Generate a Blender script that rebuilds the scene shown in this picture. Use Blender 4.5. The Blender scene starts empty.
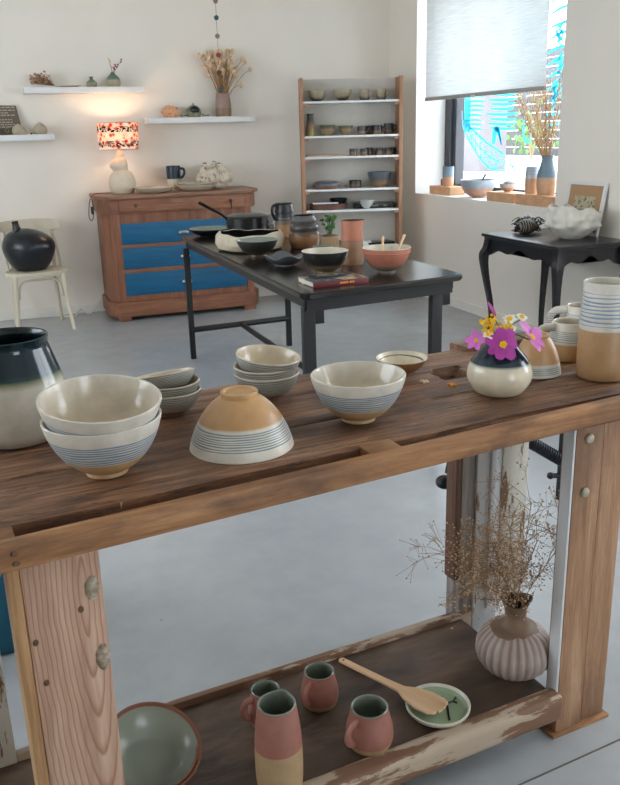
import bpy, bmesh, math, random
from mathutils import Vector, Matrix, noise
R_ = math.radians
sc = bpy.context.scene
COL = sc.collection
random.seed(7)

# ------------------------------------------------------------------ helpers
def link(o, parent=None):
    COL.objects.link(o)
    if parent: o.parent = parent
    return o

def obj(name, bm, mats, parent=None, loc=None, smooth=True, rot=None):
    me = bpy.data.meshes.new(name)
    bm.normal_update()
    bm.to_mesh(me); bm.free()
    if not isinstance(mats, (list, tuple)): mats = [mats]
    for m in mats: me.materials.append(m)
    if smooth:
        me.polygons.foreach_set('use_smooth', [True]*len(me.polygons))
        me.set_sharp_from_angle(angle=R_(38))
    o = bpy.data.objects.new(name, me)
    if loc: o.location = loc
    if rot: o.rotation_euler = rot
    return link(o, parent)

def tag(o, label=None, cat=None, group=None, kind=None):
    if label: o['label'] = label
    if cat: o['category'] = cat
    if group: o['group'] = group
    if kind: o['kind'] = kind
    return o

def thing(name, label, cat, loc=(0, 0, 0), rz=0, group=None, rot=None):
    o = bpy.data.objects.new(name, None)
    o.empty_display_size = 0.05
    o.location = loc
    o.rotation_euler = rot if rot else (0, 0, rz)
    link(o)
    return tag(o, label, cat, group)

def struct(name, bm, m, smooth=False):
    return tag(obj(name, bm, m, smooth=smooth), kind='structure')

def dup(root, loc=None, label=None, group=None, rot=None, scale=None):
    def cp(o, par):
        c = o.copy(); COL.objects.link(c); c.parent = par
        for ch in [k for k in bpy.data.objects if k.parent == o and k != c]:
            cp(ch, c)
        return c
    r = cp(root, None)
    if loc: r.location = loc
    if rot: r.rotation_euler = rot
    if scale: r.scale = scale
    if label: r['label'] = label
    if group: r['group'] = group
    return r

def BM(): return bmesh.new()

def box(bm, x0, x1, y0, y1, z0, z1, bev=0, M=None, mi=0, seg=2):
    t = bmesh.new()
    bmesh.ops.create_cube(t, size=1)
    for v in t.verts:
        v.co = Vector(((x0+x1)/2+v.co.x*(x1-x0), (y0+y1)/2+v.co.y*(y1-y0), (z0+z1)/2+v.co.z*(z1-z0)))
    if bev:
        bmesh.ops.bevel(t, geom=list(t.edges), offset=bev, segments=seg, affect='EDGES', profile=.6)
    merge(bm, t, M, mi)
    return bm

def merge(bm, t, M=None, mi=None):
    mp = {}
    for v in t.verts:
        mp[v] = bm.verts.new(M @ v.co if M else v.co)
    for f in t.faces:
        try:
            nf = bm.faces.new([mp[v] for v in f.verts])
            nf.material_index = f.material_index if mi is None else mi
        except ValueError: pass
    t.free()

def prism(bm, pts, z0, z1, M=None, mi=0, bev=0):
    t = bmesh.new()
    a = [t.verts.new((x, y, z0)) for x, y in pts]
    b = [t.verts.new((x, y, z1)) for x, y in pts]
    n = len(pts)
    t.faces.new(a[::-1]); t.faces.new(b)
    for i in range(n): t.faces.new((a[i], a[(i+1) % n], b[(i+1) % n], b[i]))
    bmesh.ops.recalc_face_normals(t, faces=t.faces)
    if bev: bmesh.ops.bevel(t, geom=list(t.edges), offset=bev, segments=2, affect='EDGES')
    merge(bm, t, M, mi)
    return bm

def lathe(bm, prof, seg=48, M=None, mi=0, split=None, fn=None, mi2=1):
    """prof: list of (r,z) from bottom centre outwards, over the rim and back down inside."""
    t = bmesh.new()
    rings = []
    for r, z in prof:
        if r < 1e-6:
            co = Vector((0, 0, z))
            if fn: co = fn(co, 0)
            rings.append([t.verts.new(co)])
        else:
            rg = []
            for i in range(seg):
                a = 2*math.pi*i/seg
                co = Vector((r*math.cos(a), r*math.sin(a), z))
                if fn: co = fn(co, a)
                rg.append(t.verts.new(co))
            rings.append(rg)
    for k in range(len(rings)-1):
        A, B = rings[k], rings[k+1]
        m = mi2 if (split is not None and k >= split) else mi
        for i in range(seg):
            j = (i+1) % seg
            if len(A) == 1 and len(B) == 1: continue
            if len(A) == 1: f = t.faces.new((A[0], B[j], B[i]))
            elif len(B) == 1: f = t.faces.new((A[i], A[j], B[0]))
            else: f = t.faces.new((A[i], A[j], B[j], B[i]))
            f.material_index = m
    merge(bm, t, M, None)
    return bm

def spl(pts, n=8):
    """Catmull-Rom through points (tuples of any length)."""
    P = [pts[0]] + list(pts) + [pts[-1]]
    out = []
    for i in range(1, len(P)-2):
        p0, p1, p2, p3 = P[i-1], P[i], P[i+1], P[i+2]
        for k in range(n):
            t = k/n
            out.append(tuple(.5*((2*b)+(-a+c)*t+(2*a-5*b+4*c-d)*t*t+(-a+3*b-3*c+d)*t**3)
                             for a, b, c, d in zip(p0, p1, p2, p3)))
    out.append(tuple(pts[-1]))
    return out

def tube(bm, pts, r, seg=8, mi=0, flat=1.0, cap=True):
    """r: number or list; flat scales the second axis."""
    pts = [Vector(p) for p in pts]
    n = len(pts)
    rs = r if isinstance(r, (list, tuple)) else [r]*n
    if len(rs) != n:
        rs = [rs[min(len(rs)-1, int(i*len(rs)/n))] for i in range(n)]
    up = None; rings = []
    for i, p in enumerate(pts):
        d = (pts[min(i+1, n-1)]-pts[max(i-1, 0)])
        if d.length < 1e-9: d = Vector((0, 0, 1))
        d.normalize()
        if up is None:
            up = Vector((0, 0, 1)) if abs(d.z) < .9 else Vector((1, 0, 0))
        a = d.cross(up)
        if a.length < 1e-6: a = d.cross(Vector((0, 1, 0)))
        a.normalize(); b = a.cross(d).normalized(); up = b
        rings.append([bm.verts.new(p+(a*math.cos(2*math.pi*k/seg)+b*math.sin(2*math.pi*k/seg)*flat)*rs[i]) for k in range(seg)])
    for i in range(n-1):
        for k in range(seg):
            j = (k+1) % seg
            f = bm.faces.new((rings[i][k], rings[i][j], rings[i+1][j], rings[i+1][k])); f.material_index = mi
    if cap:
        bm.faces.new(rings[0][::-1]).material_index = mi
        bm.faces.new(rings[-1]).material_index = mi
    return bm

def ball(bm, c, r, sub=2, mi=0, sc3=(1, 1, 1), fn=None, M=None):
    t = bmesh.new()
    bmesh.ops.create_icosphere(t, subdivisions=sub, radius=1)
    for v in t.verts:
        k = fn(v.co.copy()) if fn else 1
        v.co = Vector((v.co.x*r*sc3[0]*k, v.co.y*r*sc3[1]*k, v.co.z*r*sc3[2]*k))
    if M: 
        for v in t.verts: v.co = M @ v.co
    for v in t.verts: v.co += Vector(c)
    merge(bm, t, None, mi)
    return bm

# ------------------------------------------------------------------ materials
class NT:
    def __init__(s, name):
        s.m = bpy.data.materials.new(name); s.m.use_nodes = True
        s.t = s.m.node_tree; s.t.nodes.clear()
        s.out = s.n('ShaderNodeOutputMaterial')
        s.b = s.n('ShaderNodeBsdfPrincipled'); s.l(s.b.outputs[0], s.out.inputs[0])
        s._tc = None
    def n(s, k, **kw):
        x = s.t.nodes.new(k)
        for a, b in kw.items(): setattr(x, a, b)
        return x
    def l(s, a, b): s.t.links.new(a, b)
    def tc(s):
        if not s._tc: s._tc = s.n('ShaderNodeTexCoord')
        return s._tc.outputs['Object']
    def mapping(s, scale=(1, 1, 1), loc=(0, 0, 0), rot=(0, 0, 0)):
        m = s.n('ShaderNodeMapping'); s.l(s.tc(), m.inputs[0])
        m.inputs['Scale'].default_value = scale; m.inputs['Location'].default_value = loc
        m.inputs['Rotation'].default_value = rot
        return m.outputs[0]
    def noise(s, scale=5, detail=4, rough=.55, vec=None, dist=0):
        x = s.n('ShaderNodeTexNoise'); s.l(vec if vec else s.tc(), x.inputs['Vector'])
        x.inputs['Scale'].default_value = scale; x.inputs['Detail'].default_value = detail
        x.inputs['Roughness'].default_value = rough; x.inputs['Distortion'].default_value = dist
        return x.outputs['Fac']
    def math(s, op, a, b=None, c=None, clamp=False):
        x = s.n('ShaderNodeMath', operation=op); x.use_clamp = clamp
        for i, v in enumerate((a, b, c)):
            if v is None: continue
            if isinstance(v, (int, float)): x.inputs[i].default_value = v
            else: s.l(v, x.inputs[i])
        return x.outputs[0]
    def ramp(s, fac, stops, interp='LINEAR'):
        x = s.n('ShaderNodeValToRGB'); x.color_ramp.interpolation = interp
        e = x.color_ramp.elements
        while len(e) > 1: e.remove(e[-1])
        for i, (p, c) in enumerate(stops):
            q = e[0] if i == 0 else e.new(p)
            q.position = p; q.color = (*c[:3], 1)
        s.l(fac, x.inputs[0])
        return x.outputs[0]
    def mix(s, fac, a, b, mode='MIX'):
        x = s.n('ShaderNodeMix', data_type='RGBA', blend_type=mode)
        for i, v in ((0, fac), (6, a), (7, b)):
            if isinstance(v, (int, float)): x.inputs[i].default_value = v
            elif isinstance(v, tuple): x.inputs[i].default_value = (*v[:3], 1)
            else: s.l(v, x.inputs[i])
        return x.outputs[2]
    def bump(s, h, strength=.2, dist=.01):
        x = s.n('ShaderNodeBump'); x.inputs['Strength'].default_value = strength
        x.inputs['Distance'].default_value = dist
        s.l(h, x.inputs['Height']); s.l(x.outputs[0], s.b.inputs['Normal'])
    def set(s, color=None, rough=None, metal=None, spec=None):
        for k, v in (('Base Color', color), ('Roughness', rough), ('Metallic', metal), ('Specular IOR Level', spec)):
            if v is None: continue
            if isinstance(v, (int, float)): s.b.inputs[k].default_value = v
            elif isinstance(v, tuple): s.b.inputs[k].default_value = (*v[:3], 1)
            else: s.l(v, s.b.inputs[k])
        return s

def srgb(r, g, b):
    f = lambda c: (c/255/12.92) if c <= 10 else ((c/255+.055)/1.055)**2.4
    return (f(r), f(g), f(b))

def plain(name, col, rough=.6, var=.12, scale=12, bump=0, metal=0):
    n = NT(name)
    f = n.noise(scale, 5)
    lo = tuple(c*(1-var) for c in col); hi = tuple(min(1, c*(1+var)) for c in col)
    n.set(n.ramp(f, [(.3, lo), (.7, hi)]), rough, metal)
    if bump: n.bump(n.noise(scale*4, 4), bump, .004)
    return n.m

def glaze(name, stops, H, rough=.3, stripes=None, speck=0, wob=.02, bump=.05, specol=(.12, .08, .05), rings=0):
    """stops: (height in m, colour). Bands follow the height on the pot, as the pot was dipped."""
    n = NT(name)
    sep = n.n('ShaderNodeSeparateXYZ'); n.l(n.tc(), sep.inputs[0])
    wn = n.noise(9, 3)
    z = n.math('DIVIDE', sep.outputs[2], H)
    zw = n.math('ADD', z, n.math('MULTIPLY', n.math('SUBTRACT', wn, .5), wob))
    c = n.ramp(zw, [(max(0, min(1, a/H)), b) for a, b in stops])
    c = n.mix(1, c, n.ramp(n.noise(30, 5), [(.3, (.80, .79, .77)), (.7, (.98, .98, .98))]), 'MULTIPLY')
    if stripes:
        z0, z1, cnt, scol, w = stripes
        # brushed lines: a wandering height coordinate cut into fine bands
        hw = n.noise(6, 2, vec=n.mapping((1, 1, 7)))
        zz = n.math('ADD', sep.outputs[2], n.math('MULTIPLY', n.math('SUBTRACT', hw, .5), (z1-z0)/cnt*1.8))
        fr = n.math('FRACT', n.math('MULTIPLY', zz, cnt/(z1-z0)))
        line = n.math('LESS_THAN', fr, w)
        m = n.math('MULTIPLY', n.math('GREATER_THAN', zz, z0), n.math('LESS_THAN', zz, z1))
        m = n.math('MULTIPLY', m, line)
        st = n.noise(14, 3, vec=n.mapping((1, 1, 6)))
        m = n.math('MULTIPLY', m, n.ramp(st, [(.25, (.5, .5, .5)), (.5, (1, 1, 1))]))
        c = n.mix(m, c, scol)
    if speck:
        v = n.n('ShaderNodeTexVoronoi'); n.l(n.tc(), v.inputs[0]); v.inputs['Scale'].default_value = 150
        s = n.math('MULTIPLY', n.math('LESS_THAN', v.outputs['Distance'], .16), speck)
        c = n.mix(s, c, specol)
    n.set(c, rough)
    n.b.inputs['Coat Weight'].default_value = .0
    h = n.noise(40, 3, vec=n.mapping((.3, .3, 3)))
    n.bump(h, bump, .003)
    return n.m

def wood(name, cols, axis='x', scale=6, rough=.6, bump=.35, stain=None, stretch=14, stain_scale=2.2, rings=None, cracks=False):
    n = NT(name)
    s = {'x': (1, stretch, stretch), 'y': (stretch, 1, stretch), 'z': (stretch, stretch, 1)}[axis]
    v = n.mapping(s)
    a = n.noise(scale*.35, 6, .65, v, .6)
    b = n.noise(scale*1.6, 5, .7, v)
    f = n.math('ADD', n.math('MULTIPLY', a, .65), n.math('MULTIPLY', b, .35))
    c = n.ramp(f, [(.32, cols[0]), (.5, cols[1]), (.68, cols[2])])
    if rings:
        px, pz, k, freq, col = rings
        sep = n.n('ShaderNodeSeparateXYZ'); n.l(n.tc(), sep.inputs[0])
        w = n.math('MULTIPLY', n.math('SUBTRACT', n.noise(5, 3), .5), .02)
        dx = n.math('ADD', n.math('SUBTRACT', sep.outputs[0], px), w)
        dz = n.math('MULTIPLY', n.math('SUBTRACT', sep.outputs[2], pz), k)
        r = n.math('SQRT', n.math('ADD', n.math('MULTIPLY', dx, dx), n.math('MULTIPLY', dz, dz)))
        fr = n.math('FRACT', n.math('MULTIPLY', r, freq))
        m = n.ramp(fr, [(0, (0, 0, 0)), (.62, (.15, .15, .15)), (.9, (1, 1, 1)), (1, (0, 0, 0))])
        c = n.mix(n.math('MULTIPLY', m, .75), c, col)
    if stain:
        sn = n.noise(stain_scale, 5, .6, n.mapping((1, 2.2, 2.2) if axis == 'x' else (2, 2, 1)), .5)
        c = n.mix(n.ramp(sn, [(.47, (0, 0, 0)), (.66, (.85, .85, .85))]), c, stain)
    if cracks:
        cn = n.noise(1.6, 6, .7, v, 1.2)
        cr_ = n.math('LESS_THAN', n.math('ABSOLUTE', n.math('SUBTRACT', cn, .5)), .012)
        c = n.mix(n.math('MULTIPLY', cr_, .75), c, tuple(q*.35 for q in cols[0]))
        f = n.math('SUBTRACT', f, n.math('MULTIPLY', cr_, .3))
    n.set(c, rough)
    n.bump(f, bump, .006)
    return n.m

def paint_worn(name, paint, under, amount=.5, axis='z', rough=.6, sc=5):
    n = NT(name)
    s = {'x': (1, 5, 5), 'z': (5, 5, 1), 'y': (5, 1, 5)}[axis]
    v = n.mapping(s)
    f = n.noise(sc, 7, .68, v)
    g = n.noise(3, 4)
    pc = n.ramp(g, [(.3, tuple(c*.85 for c in paint)), (.7, tuple(min(1, c*1.08) for c in paint))])
    m = n.ramp(f, [(amount, (0, 0, 0)), (amount+.03, (1, 1, 1))])
    n.set(n.mix(m, pc, under), rough)
    n.bump(f, .2, .004)
    return n.m

C_white = srgb(222, 216, 204); C_tan = srgb(190, 152, 108); C_blue = srgb(96, 128, 156)
M = {}
M['wall'] = plain('wall_plaster', srgb(236, 230, 220), .85, .02, 2.5, .03)
M['ceil'] = plain('ceiling_paint', srgb(226, 224, 220), .9, .02, 3)
M['reveal'] = plain('reveal_paint', srgb(232, 232, 230), .8, .02, 3)
def floor_mat():
    n = NT('polished_concrete')
    a = n.noise(1.1, 6, .6); b = n.noise(7, 6, .65)
    f = n.math('ADD', n.math('MULTIPLY', a, .6), n.math('MULTIPLY', b, .4))
    c = n.ramp(f, [(.30, srgb(156, 160, 163)), (.70, srgb(178, 181, 183))])
    v = n.n('ShaderNodeTexVoronoi'); n.l(n.tc(), v.inputs[0]); v.inputs['Scale'].default_value = 4
    c = n.mix(n.math('MULTIPLY', n.math('LESS_THAN', v.outputs['Distance'], .018), .5), c, (.1, .1, .1))
    n.set(c, n.ramp(b, [(.2, (.20,)*3), (.8, (.27,)*3)]))
    return n.m
M['floor'] = floor_mat()
M['base'] = plain('skirting_paint', srgb(234, 231, 224), .6, .03)
M['shelfwhite'] = plain('white_shelf_paint', srgb(224, 226, 226), .5, .02)
M['benchtop'] = wood('old_bench_planks', (srgb(62, 39, 27), srgb(124, 86, 60), srgb(178, 138, 106)), 'x', 7, .5, .6, srgb(58, 38, 27), stain_scale=3.2, cracks=True)
M['benchrail'] = wood('oak_rail', (srgb(108, 70, 42), srgb(156, 110, 70), srgb(188, 142, 98)), 'x', 6, .55, .3, srgb(84, 54, 36), stain_scale=3.0)
M['benchleg'] = wood('scrubbed_pine', (srgb(158, 124, 102), srgb(188, 154, 132), srgb(208, 178, 156)), 'z', 5, .65, .2, rings=(0.066, .72, .105, 118, srgb(142, 92, 66)))
M['benchleg2'] = wood('worn_leg_wood', (srgb(116, 82, 58), srgb(156, 118, 88), srgb(184, 150, 120)), 'z', 6, .65, .4, srgb(112, 82, 62))
M['orangestrip'] = wood('amber_strip_wood', (srgb(134, 98, 62), srgb(172, 132, 90), srgb(190, 154, 112)), 'z', 5, .6, .3)
M['whitewood'] = paint_worn('chipped_white_paint', srgb(204, 206, 208), srgb(146, 112, 88), .62)
M['whitewood2'] = paint_worn('worn_cream_paint', srgb(206, 202, 190), srgb(124, 92, 70), .56)
M['greywood'] = wood('grey_weathered_wood', (srgb(96, 88, 82), srgb(134, 126, 120), srgb(164, 156, 150)), 'z', 6, .7, .3)
M['brownwood'] = wood('dark_brown_wood', (srgb(60, 38, 26), srgb(96, 66, 48), srgb(124, 90, 66)), 'z', 6, .65, .3)
M['shelfboard'] = wood('dark_shelf_board', (srgb(54, 42, 34), srgb(84, 66, 54), srgb(118, 96, 80)), 'x', 3, .5, .25, srgb(52, 42, 36), 4, 6)
M['shelfrail'] = paint_worn('worn_rail_paint', srgb(172, 154, 134), srgb(118, 86, 64), .48, 'x', sc=3)
M['iron'] = plain('dark_iron', srgb(44, 46, 52), .45, .2, 30, .2, .6)
M['boltcap'] = plain('galvanised_bolt', srgb(168, 164, 146), .5, .15, 60, .2, .3)
M['tablemetal'] = plain('black_steel', srgb(24, 24, 27), .42, .15, 20, .05, .2)
M['tabletop'] = wood('black_table_top', (srgb(14, 13, 14), srgb(24, 22, 23), srgb(40, 36, 36)), 'y', 4, .2, .03)
M['commode'] = wood('walnut_commode', (srgb(98, 60, 42), srgb(140, 92, 66), srgb(168, 118, 88)), 'x', 4, .5, .15, srgb(112, 70, 52))
M['commodez'] = wood('walnut_commode_side', (srgb(98, 58, 42), srgb(134, 86, 62), srgb(158, 110, 84)), 'z', 4, .5, .15)
M['commodetop'] = wood('walnut_commode_top', (srgb(104, 68, 50), srgb(140, 100, 76), srgb(164, 124, 98)), 'x', 4, .4, .15)
M['bluedrawer'] = wood('blue_stained_drawer', (srgb(0, 70, 104), srgb(0, 90, 130), srgb(6, 104, 144)), 'x', 4, .45, .1)
M['steel'] = plain('brushed_nickel', srgb(170, 172, 172), .3, .1, 30, 0, .9)
M['oakshelf'] = wood('bookcase_oak', (srgb(138, 98, 72), srgb(164, 122, 94), srgb(182, 142, 114)), 'z', 4, .6, .1)
M['chairwhite'] = paint_worn('chipped_chair_paint', srgb(214, 204, 182), srgb(120, 88, 62), .68)
M['blacktable'] = wood('black_lacquer', (srgb(22, 22, 25), srgb(32, 32, 36), srgb(50, 48, 52)), 'y', 4, .28, .05)
M['frameblack'] = plain('anthracite_window_frame', srgb(52, 56, 64), .45, .05)
M['lightwoodblock'] = wood('beech_block', (srgb(186, 138, 100), srgb(206, 160, 122), srgb(220, 178, 142)), 'x', 5, .6, .1)
M['spoonwood'] = wood('pale_maple', (srgb(196, 156, 116), srgb(214, 176, 138), srgb(226, 192, 156)), 'x', 5, .5, .05)
M['teal'] = plain('teal_paint', srgb(10, 84, 108), .5, .08)
M['stem'] = plain('dry_stem', srgb(176, 138, 96), .8, .2, 30)
M['seed'] = plain('dry_seed_head', srgb(222, 194, 160), .8, .25, 60)
M['seedpale'] = plain('pale_gypsophila_bud', srgb(184, 158, 128), .8, .2, 60)
M['stembrown'] = plain('brown_gypsophila_stem', srgb(146, 112, 80), .8, .2, 30)
M['green'] = plain('leaf_green', srgb(76, 112, 60), .6, .3, 30)
M['petal'] = plain('pink_cosmos_petal', srgb(166, 52, 148), .6, .2, 25)
M['petallight'] = plain('light_pink_petal', srgb(200, 104, 184), .6, .2, 25)
M['yellow'] = plain('yellow_floret', srgb(240, 190, 20), .7, .2, 60)
M['daisy'] = plain('white_daisy_petal', srgb(238, 234, 222), .7, .05)
M['orangepetal'] = plain('orange_petal', srgb(226, 150, 40), .6, .2, 40)
M['redbud'] = plain('red_bud', srgb(150, 50, 50), .6, .2, 60)
M['cable'] = plain('red_brown_cable', srgb(120, 50, 36), .6, .1)
M['blackplastic'] = plain('black_plastic', srgb(22, 22, 24), .4, .1)
M['whiteplastic'] = plain('white_plastic', srgb(226, 224, 218), .5, .05)
M['turq'] = plain('turquoise_window_paint', srgb(0, 178, 214), .6, .1, 8)
M['petrol'] = plain('petrol_ceramic', srgb(30, 78, 84), .4, .2, 40)
M['mauve'] = plain('mauve_ceramic', srgb(142, 116, 112), .5, .2, 40)

n = NT('turquoise_glass_paint'); tl = n.n('ShaderNodeBsdfTranslucent'); tl.inputs[0].default_value = (*srgb(60, 176, 200), 1)
n.set(srgb(30, 160, 190), .5); mx = n.n('ShaderNodeMixShader'); mx.inputs[0].default_value = .6
n.l(n.b.outputs[0], mx.inputs[1]); n.l(tl.outputs[0], mx.inputs[2]); n.l(mx.outputs[0], n.out.inputs[0]); M['turq'] = n.m
# ------------------------------------------------------------------ room
XR, YB, XL, YF, ZC = 3.60, 7.44, -3.0, -2.4, 2.95
bm = BM(); box(bm, XL-.2, XR+.2, YF-.2, YB+.2, -.12, 0); struct('floor', bm, M['floor'])
bm = BM(); box(bm, XL-.2, XR+.2, YF-.2, YB+.2, ZC, ZC+.15); struct('ceiling', bm, M['ceil'])
bm = BM(); box(bm, XL-.2, XR+.45, YB, YB+.2, 0, ZC); struct('wall_back', bm, M['wall'])
# right wall with deep window recess
WY0, WY1, WZ0, WZ1, WD = 4.85, 6.90, .905, 2.62, .45
bm = BM()
RY0, RY1, RZ0, RZ1 = .4, 3.0, .905, 2.62
box(bm, XR, XR+WD, YF, RY0, 0, ZC); box(bm, XR, XR+WD, RY1, WY0, 0, ZC)
box(bm, XR, XR+WD, RY0, RY1, 0, RZ0); box(bm, XR, XR+WD, RY0, RY1, RZ1, ZC)
box(bm, XR, XR+WD, WY1, YB, 0, ZC)
box(bm, XR, XR+WD, WY0, WY1, 0, WZ0); box(bm, XR, XR+WD, WY0, WY1, WZ1, ZC)
struct('wall_right', bm, M['wall'])
bm = BM()
e = .004
box(bm, XR+.002, XR+WD, WY0, WY0+e, WZ0, WZ1); box(bm, XR+.002, XR+WD, WY1-e, WY1, WZ0, WZ1)
box(bm, XR+.002, XR+WD, WY0, WY1, WZ0, WZ0+e)
struct('trim_1', bm, M['reveal'])
# left wall with large daylight opening
LY0, LY1, LZ0, LZ1 = 1.6, 5.2, .9, 2.6
bm = BM()
box(bm, XL-.2, XL, YF, LY0, 0, ZC); box(bm, XL-.2, XL, LY1, YB, 0, ZC)
box(bm, XL-.2, XL, LY0, LY1, 0, LZ0); box(bm, XL-.2, XL, LY0, LY1, LZ1, ZC)
struct('wall_left', bm, M['wall'])
# wall behind the viewer with glazed shop front
FX0, FX1, FZ0, FZ1 = 1.2, 2.6, .1, 2.2
bm = BM()
box(bm, XL, FX0, YF-.2, YF, 0, ZC); box(bm, FX1, XR, YF-.2, YF, 0, ZC)
box(bm, FX0, FX1, YF-.2, YF, 0, FZ0); box(bm, FX0, FX1, YF-.2, YF, FZ1, ZC)
struct('wall_front', bm, M['wall'])
def frame_bars(bm, horiz, a0, a1, z0, z1, pos, n, w=.06, d=.06):
    def b(u0, u1, q0, q1):
        if horiz == 'y': box(bm, pos, pos+d, u0, u1, q0, q1, .004)
        else: box(bm, u0, u1, pos, pos+d, q0, q1, .004)
    b(a0, a1, z0, z0+w); b(a0, a1, z1-w, z1)
    for i in range(n+1):
        c = a0+w/2+(a1-a0-w)*i/n
        b(c-w/2, c+w/2, z0+w, z1-w)
bm = BM(); frame_bars(bm, 'x', FX0, FX1, FZ0, FZ1, YF-.12, 3); struct('window_2', bm, M['frameblack'])
bm = BM(); frame_bars(bm, 'y', LY0, LY1, LZ0, LZ1, XL-.12, 3); struct('window_3', bm, M['frameblack'])
bm = BM(); frame_bars(bm, 'y', RY0, RY1, RZ0, RZ1, XR+.33, 2); struct('window_4', bm, M['frameblack'])
# window 1 frame in the recess
XG = 3.95
w1 = thing('window_1', None, None, (XG, 0, 0)); w1['kind'] = 'structure'
bm = BM()
box(bm, -.04, .05, WY1-.165, WY1-.005, WZ0+.004, WZ1, .006)
box(bm, -.06, -.04, WY1-.11, WY1-.005, WZ0+.004, WZ1, .004)
box(bm, -.04, .05, WY0+.005, WY0+.09, WZ0+.004, WZ1, .006)
box(bm, -.04, .05, WY0+.09, WY1-.165, WZ0+.004, WZ0+.075, .006)
box(bm, -.04, .05, WY0+.09, WY1-.165, WZ1-.08, WZ1, .006)
obj('window_frame', bm, M['frameblack'], w1, smooth=False)
n = NT('clear_glass'); n.t.nodes.remove(n.b)
tr = n.n('ShaderNodeBsdfTransparent'); gl = n.n('ShaderNodeBsdfGlossy'); gl.inputs['Roughness'].default_value = .02
mx = n.n('ShaderNodeMixShader'); mx.inputs[0].default_value = .04; n.l(tr.outputs[0], mx.inputs[1]); n.l(gl.outputs[0], mx.inputs[2])
n.l(mx.outputs[0], n.out.inputs[0]); M['glass'] = n.m
bm = BM(); box(bm, 0, .006, WY0+.085, WY1-.16, WZ0+.07, WZ1-.075); obj('window_pane', bm, M['glass'], w1, smooth=False)

# skirtings
bm = BM(); box(bm, XL, XR, YB-.015, YB, 0, .075, .003); struct('baseboard_back', bm, M['base'])
bm = BM(); box(bm, XR-.015, XR, YF, YB-.015, 0, .075, .003); struct('baseboard_right', bm, M['base'])
bm = BM(); box(bm, XL, XL+.015, YF, YB-.015, 0, .075, .003); struct('baseboard_left', bm, M['base'])
# white boxed-in panels low on the back wall beside the commode
bm = BM()
for i in range(3): box(bm, 2.20+i*.24, 2.432+i*.24, YB-.035, YB, 0, .42, .004)
struct('trim_2', bm, M['base'])
# tile strip with joint on the right of the floor in front
bm = BM()
def prismxy(bm, pts, z0, z1): return prism(bm, pts, z0, z1)
def jy(x): return 1.205+x*.108
prismxy(bm, [(.2, jy(.2)), (3.6, jy(3.6)), (3.6, jy(3.6)+.004), (.2, jy(.2)+.004)], 0, .0015)
struct('trim_3', bm, plain('floor_joint', srgb(96, 88, 78), .8, .1))

# roller blind
bl = thing('roller_blind', 'pale grey woven blind lowered halfway over the window', 'blind', (3.64, 0, 0))
n = NT('blind_weave')
a = n.noise(40, 4, .6, n.mapping((1, .12, 4)))
col = n.ramp(a, [(.3, srgb(206, 210, 212)), (.7, srgb(232, 234, 234))])
n.set(col, .9)
tl = n.n('ShaderNodeBsdfTranslucent'); n.l(col, tl.inputs[0])
mx = n.n('ShaderNodeMixShader'); mx.inputs[0].default_value = .52
n.l(n.b.outputs[0], mx.inputs[1]); n.l(tl.outputs[0], mx.inputs[2]); n.l(mx.outputs[0], n.out.inputs[0])
w = n.noise(60, 3, .6, n.mapping((1, .1, 5))); n.bump(w, .4, .003)
M['blind'] = n.m
bm = BM(); box(bm, 0, .003, 5.09, 6.80, 1.70, 2.61); obj('fabric', bm, M['blind'], bl, smooth=False)
bm = BM(); box(bm, -.008, .011, 5.09, 6.80, 1.685, 1.715, .004); obj('bottom_bar', bm, plain('blind_bar', srgb(164, 162, 158), .6, .03), bl)
bm = BM(); box(bm, -.012, -.006, 5.98, 6.04, 1.690, 1.699, .001); obj('pull_tab', bm, M['whiteplastic'], bl)

# ------------------------------------------------------------------ outside
bm = BM(); box(bm, 4.3, 30, -6, 30, .70, .78)
tag(obj('terrace', bm, plain('pale_terrace', srgb(226, 222, 214), .8, .05, 1), smooth=False), kind='structure')
fc = thing('garden_fence', 'grey slatted fence outside beyond the bright terrace', 'fence', (12.5, 0, .78))
for i in range(12):
    bm = BM(); box(bm, 0, .05, 16.6, 20.2, .0+i*.20, .185+i*.20); obj('slat', bm, plain('fence_grey%d' % i, srgb(62, 66, 70), .8, .15), fc, smooth=False)
for y in (16.5, 18.4, 20.2):
    bm = BM(); box(bm, .05, .13, y, y+.1, 0, 2.45); obj('post', bm, M['frameblack'], fc, smooth=False)
bm = BM(); box(bm, 7.4, 7.9, 12.0, 13.2, .40, 3.4, .01)
tag(obj('outdoor_wall', bm, plain('pale_render', srgb(96, 94, 98), .8, .06, 2), smooth=False), 'pale grey rendered wall outside behind the painted glass', 'wall')
sh = thing('garden_shrub', 'green leafy shrub outside in front of the fence', 'shrub', (11.6, 16.6, .78))
bm = BM()
for i in range(110):
    c = Vector((random.gauss(0, .22), random.gauss(0, .35), .5+random.gauss(0, .28)))
    if c.z < .05: continue
    ball(bm, c, .06, 1, 0, (1, .3, 1), M=Matrix.Rotation(random.random()*6, 3, 'Z'))
obj('foliage', bm, M['green'], sh)
bm = BM()
for i in range(5): tube(bm, [(0, 0, 0), (random.gauss(0, .1), random.gauss(0, .15), .6)], .02, 6)
obj('stem', bm, M['stembrown'], sh)

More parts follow.
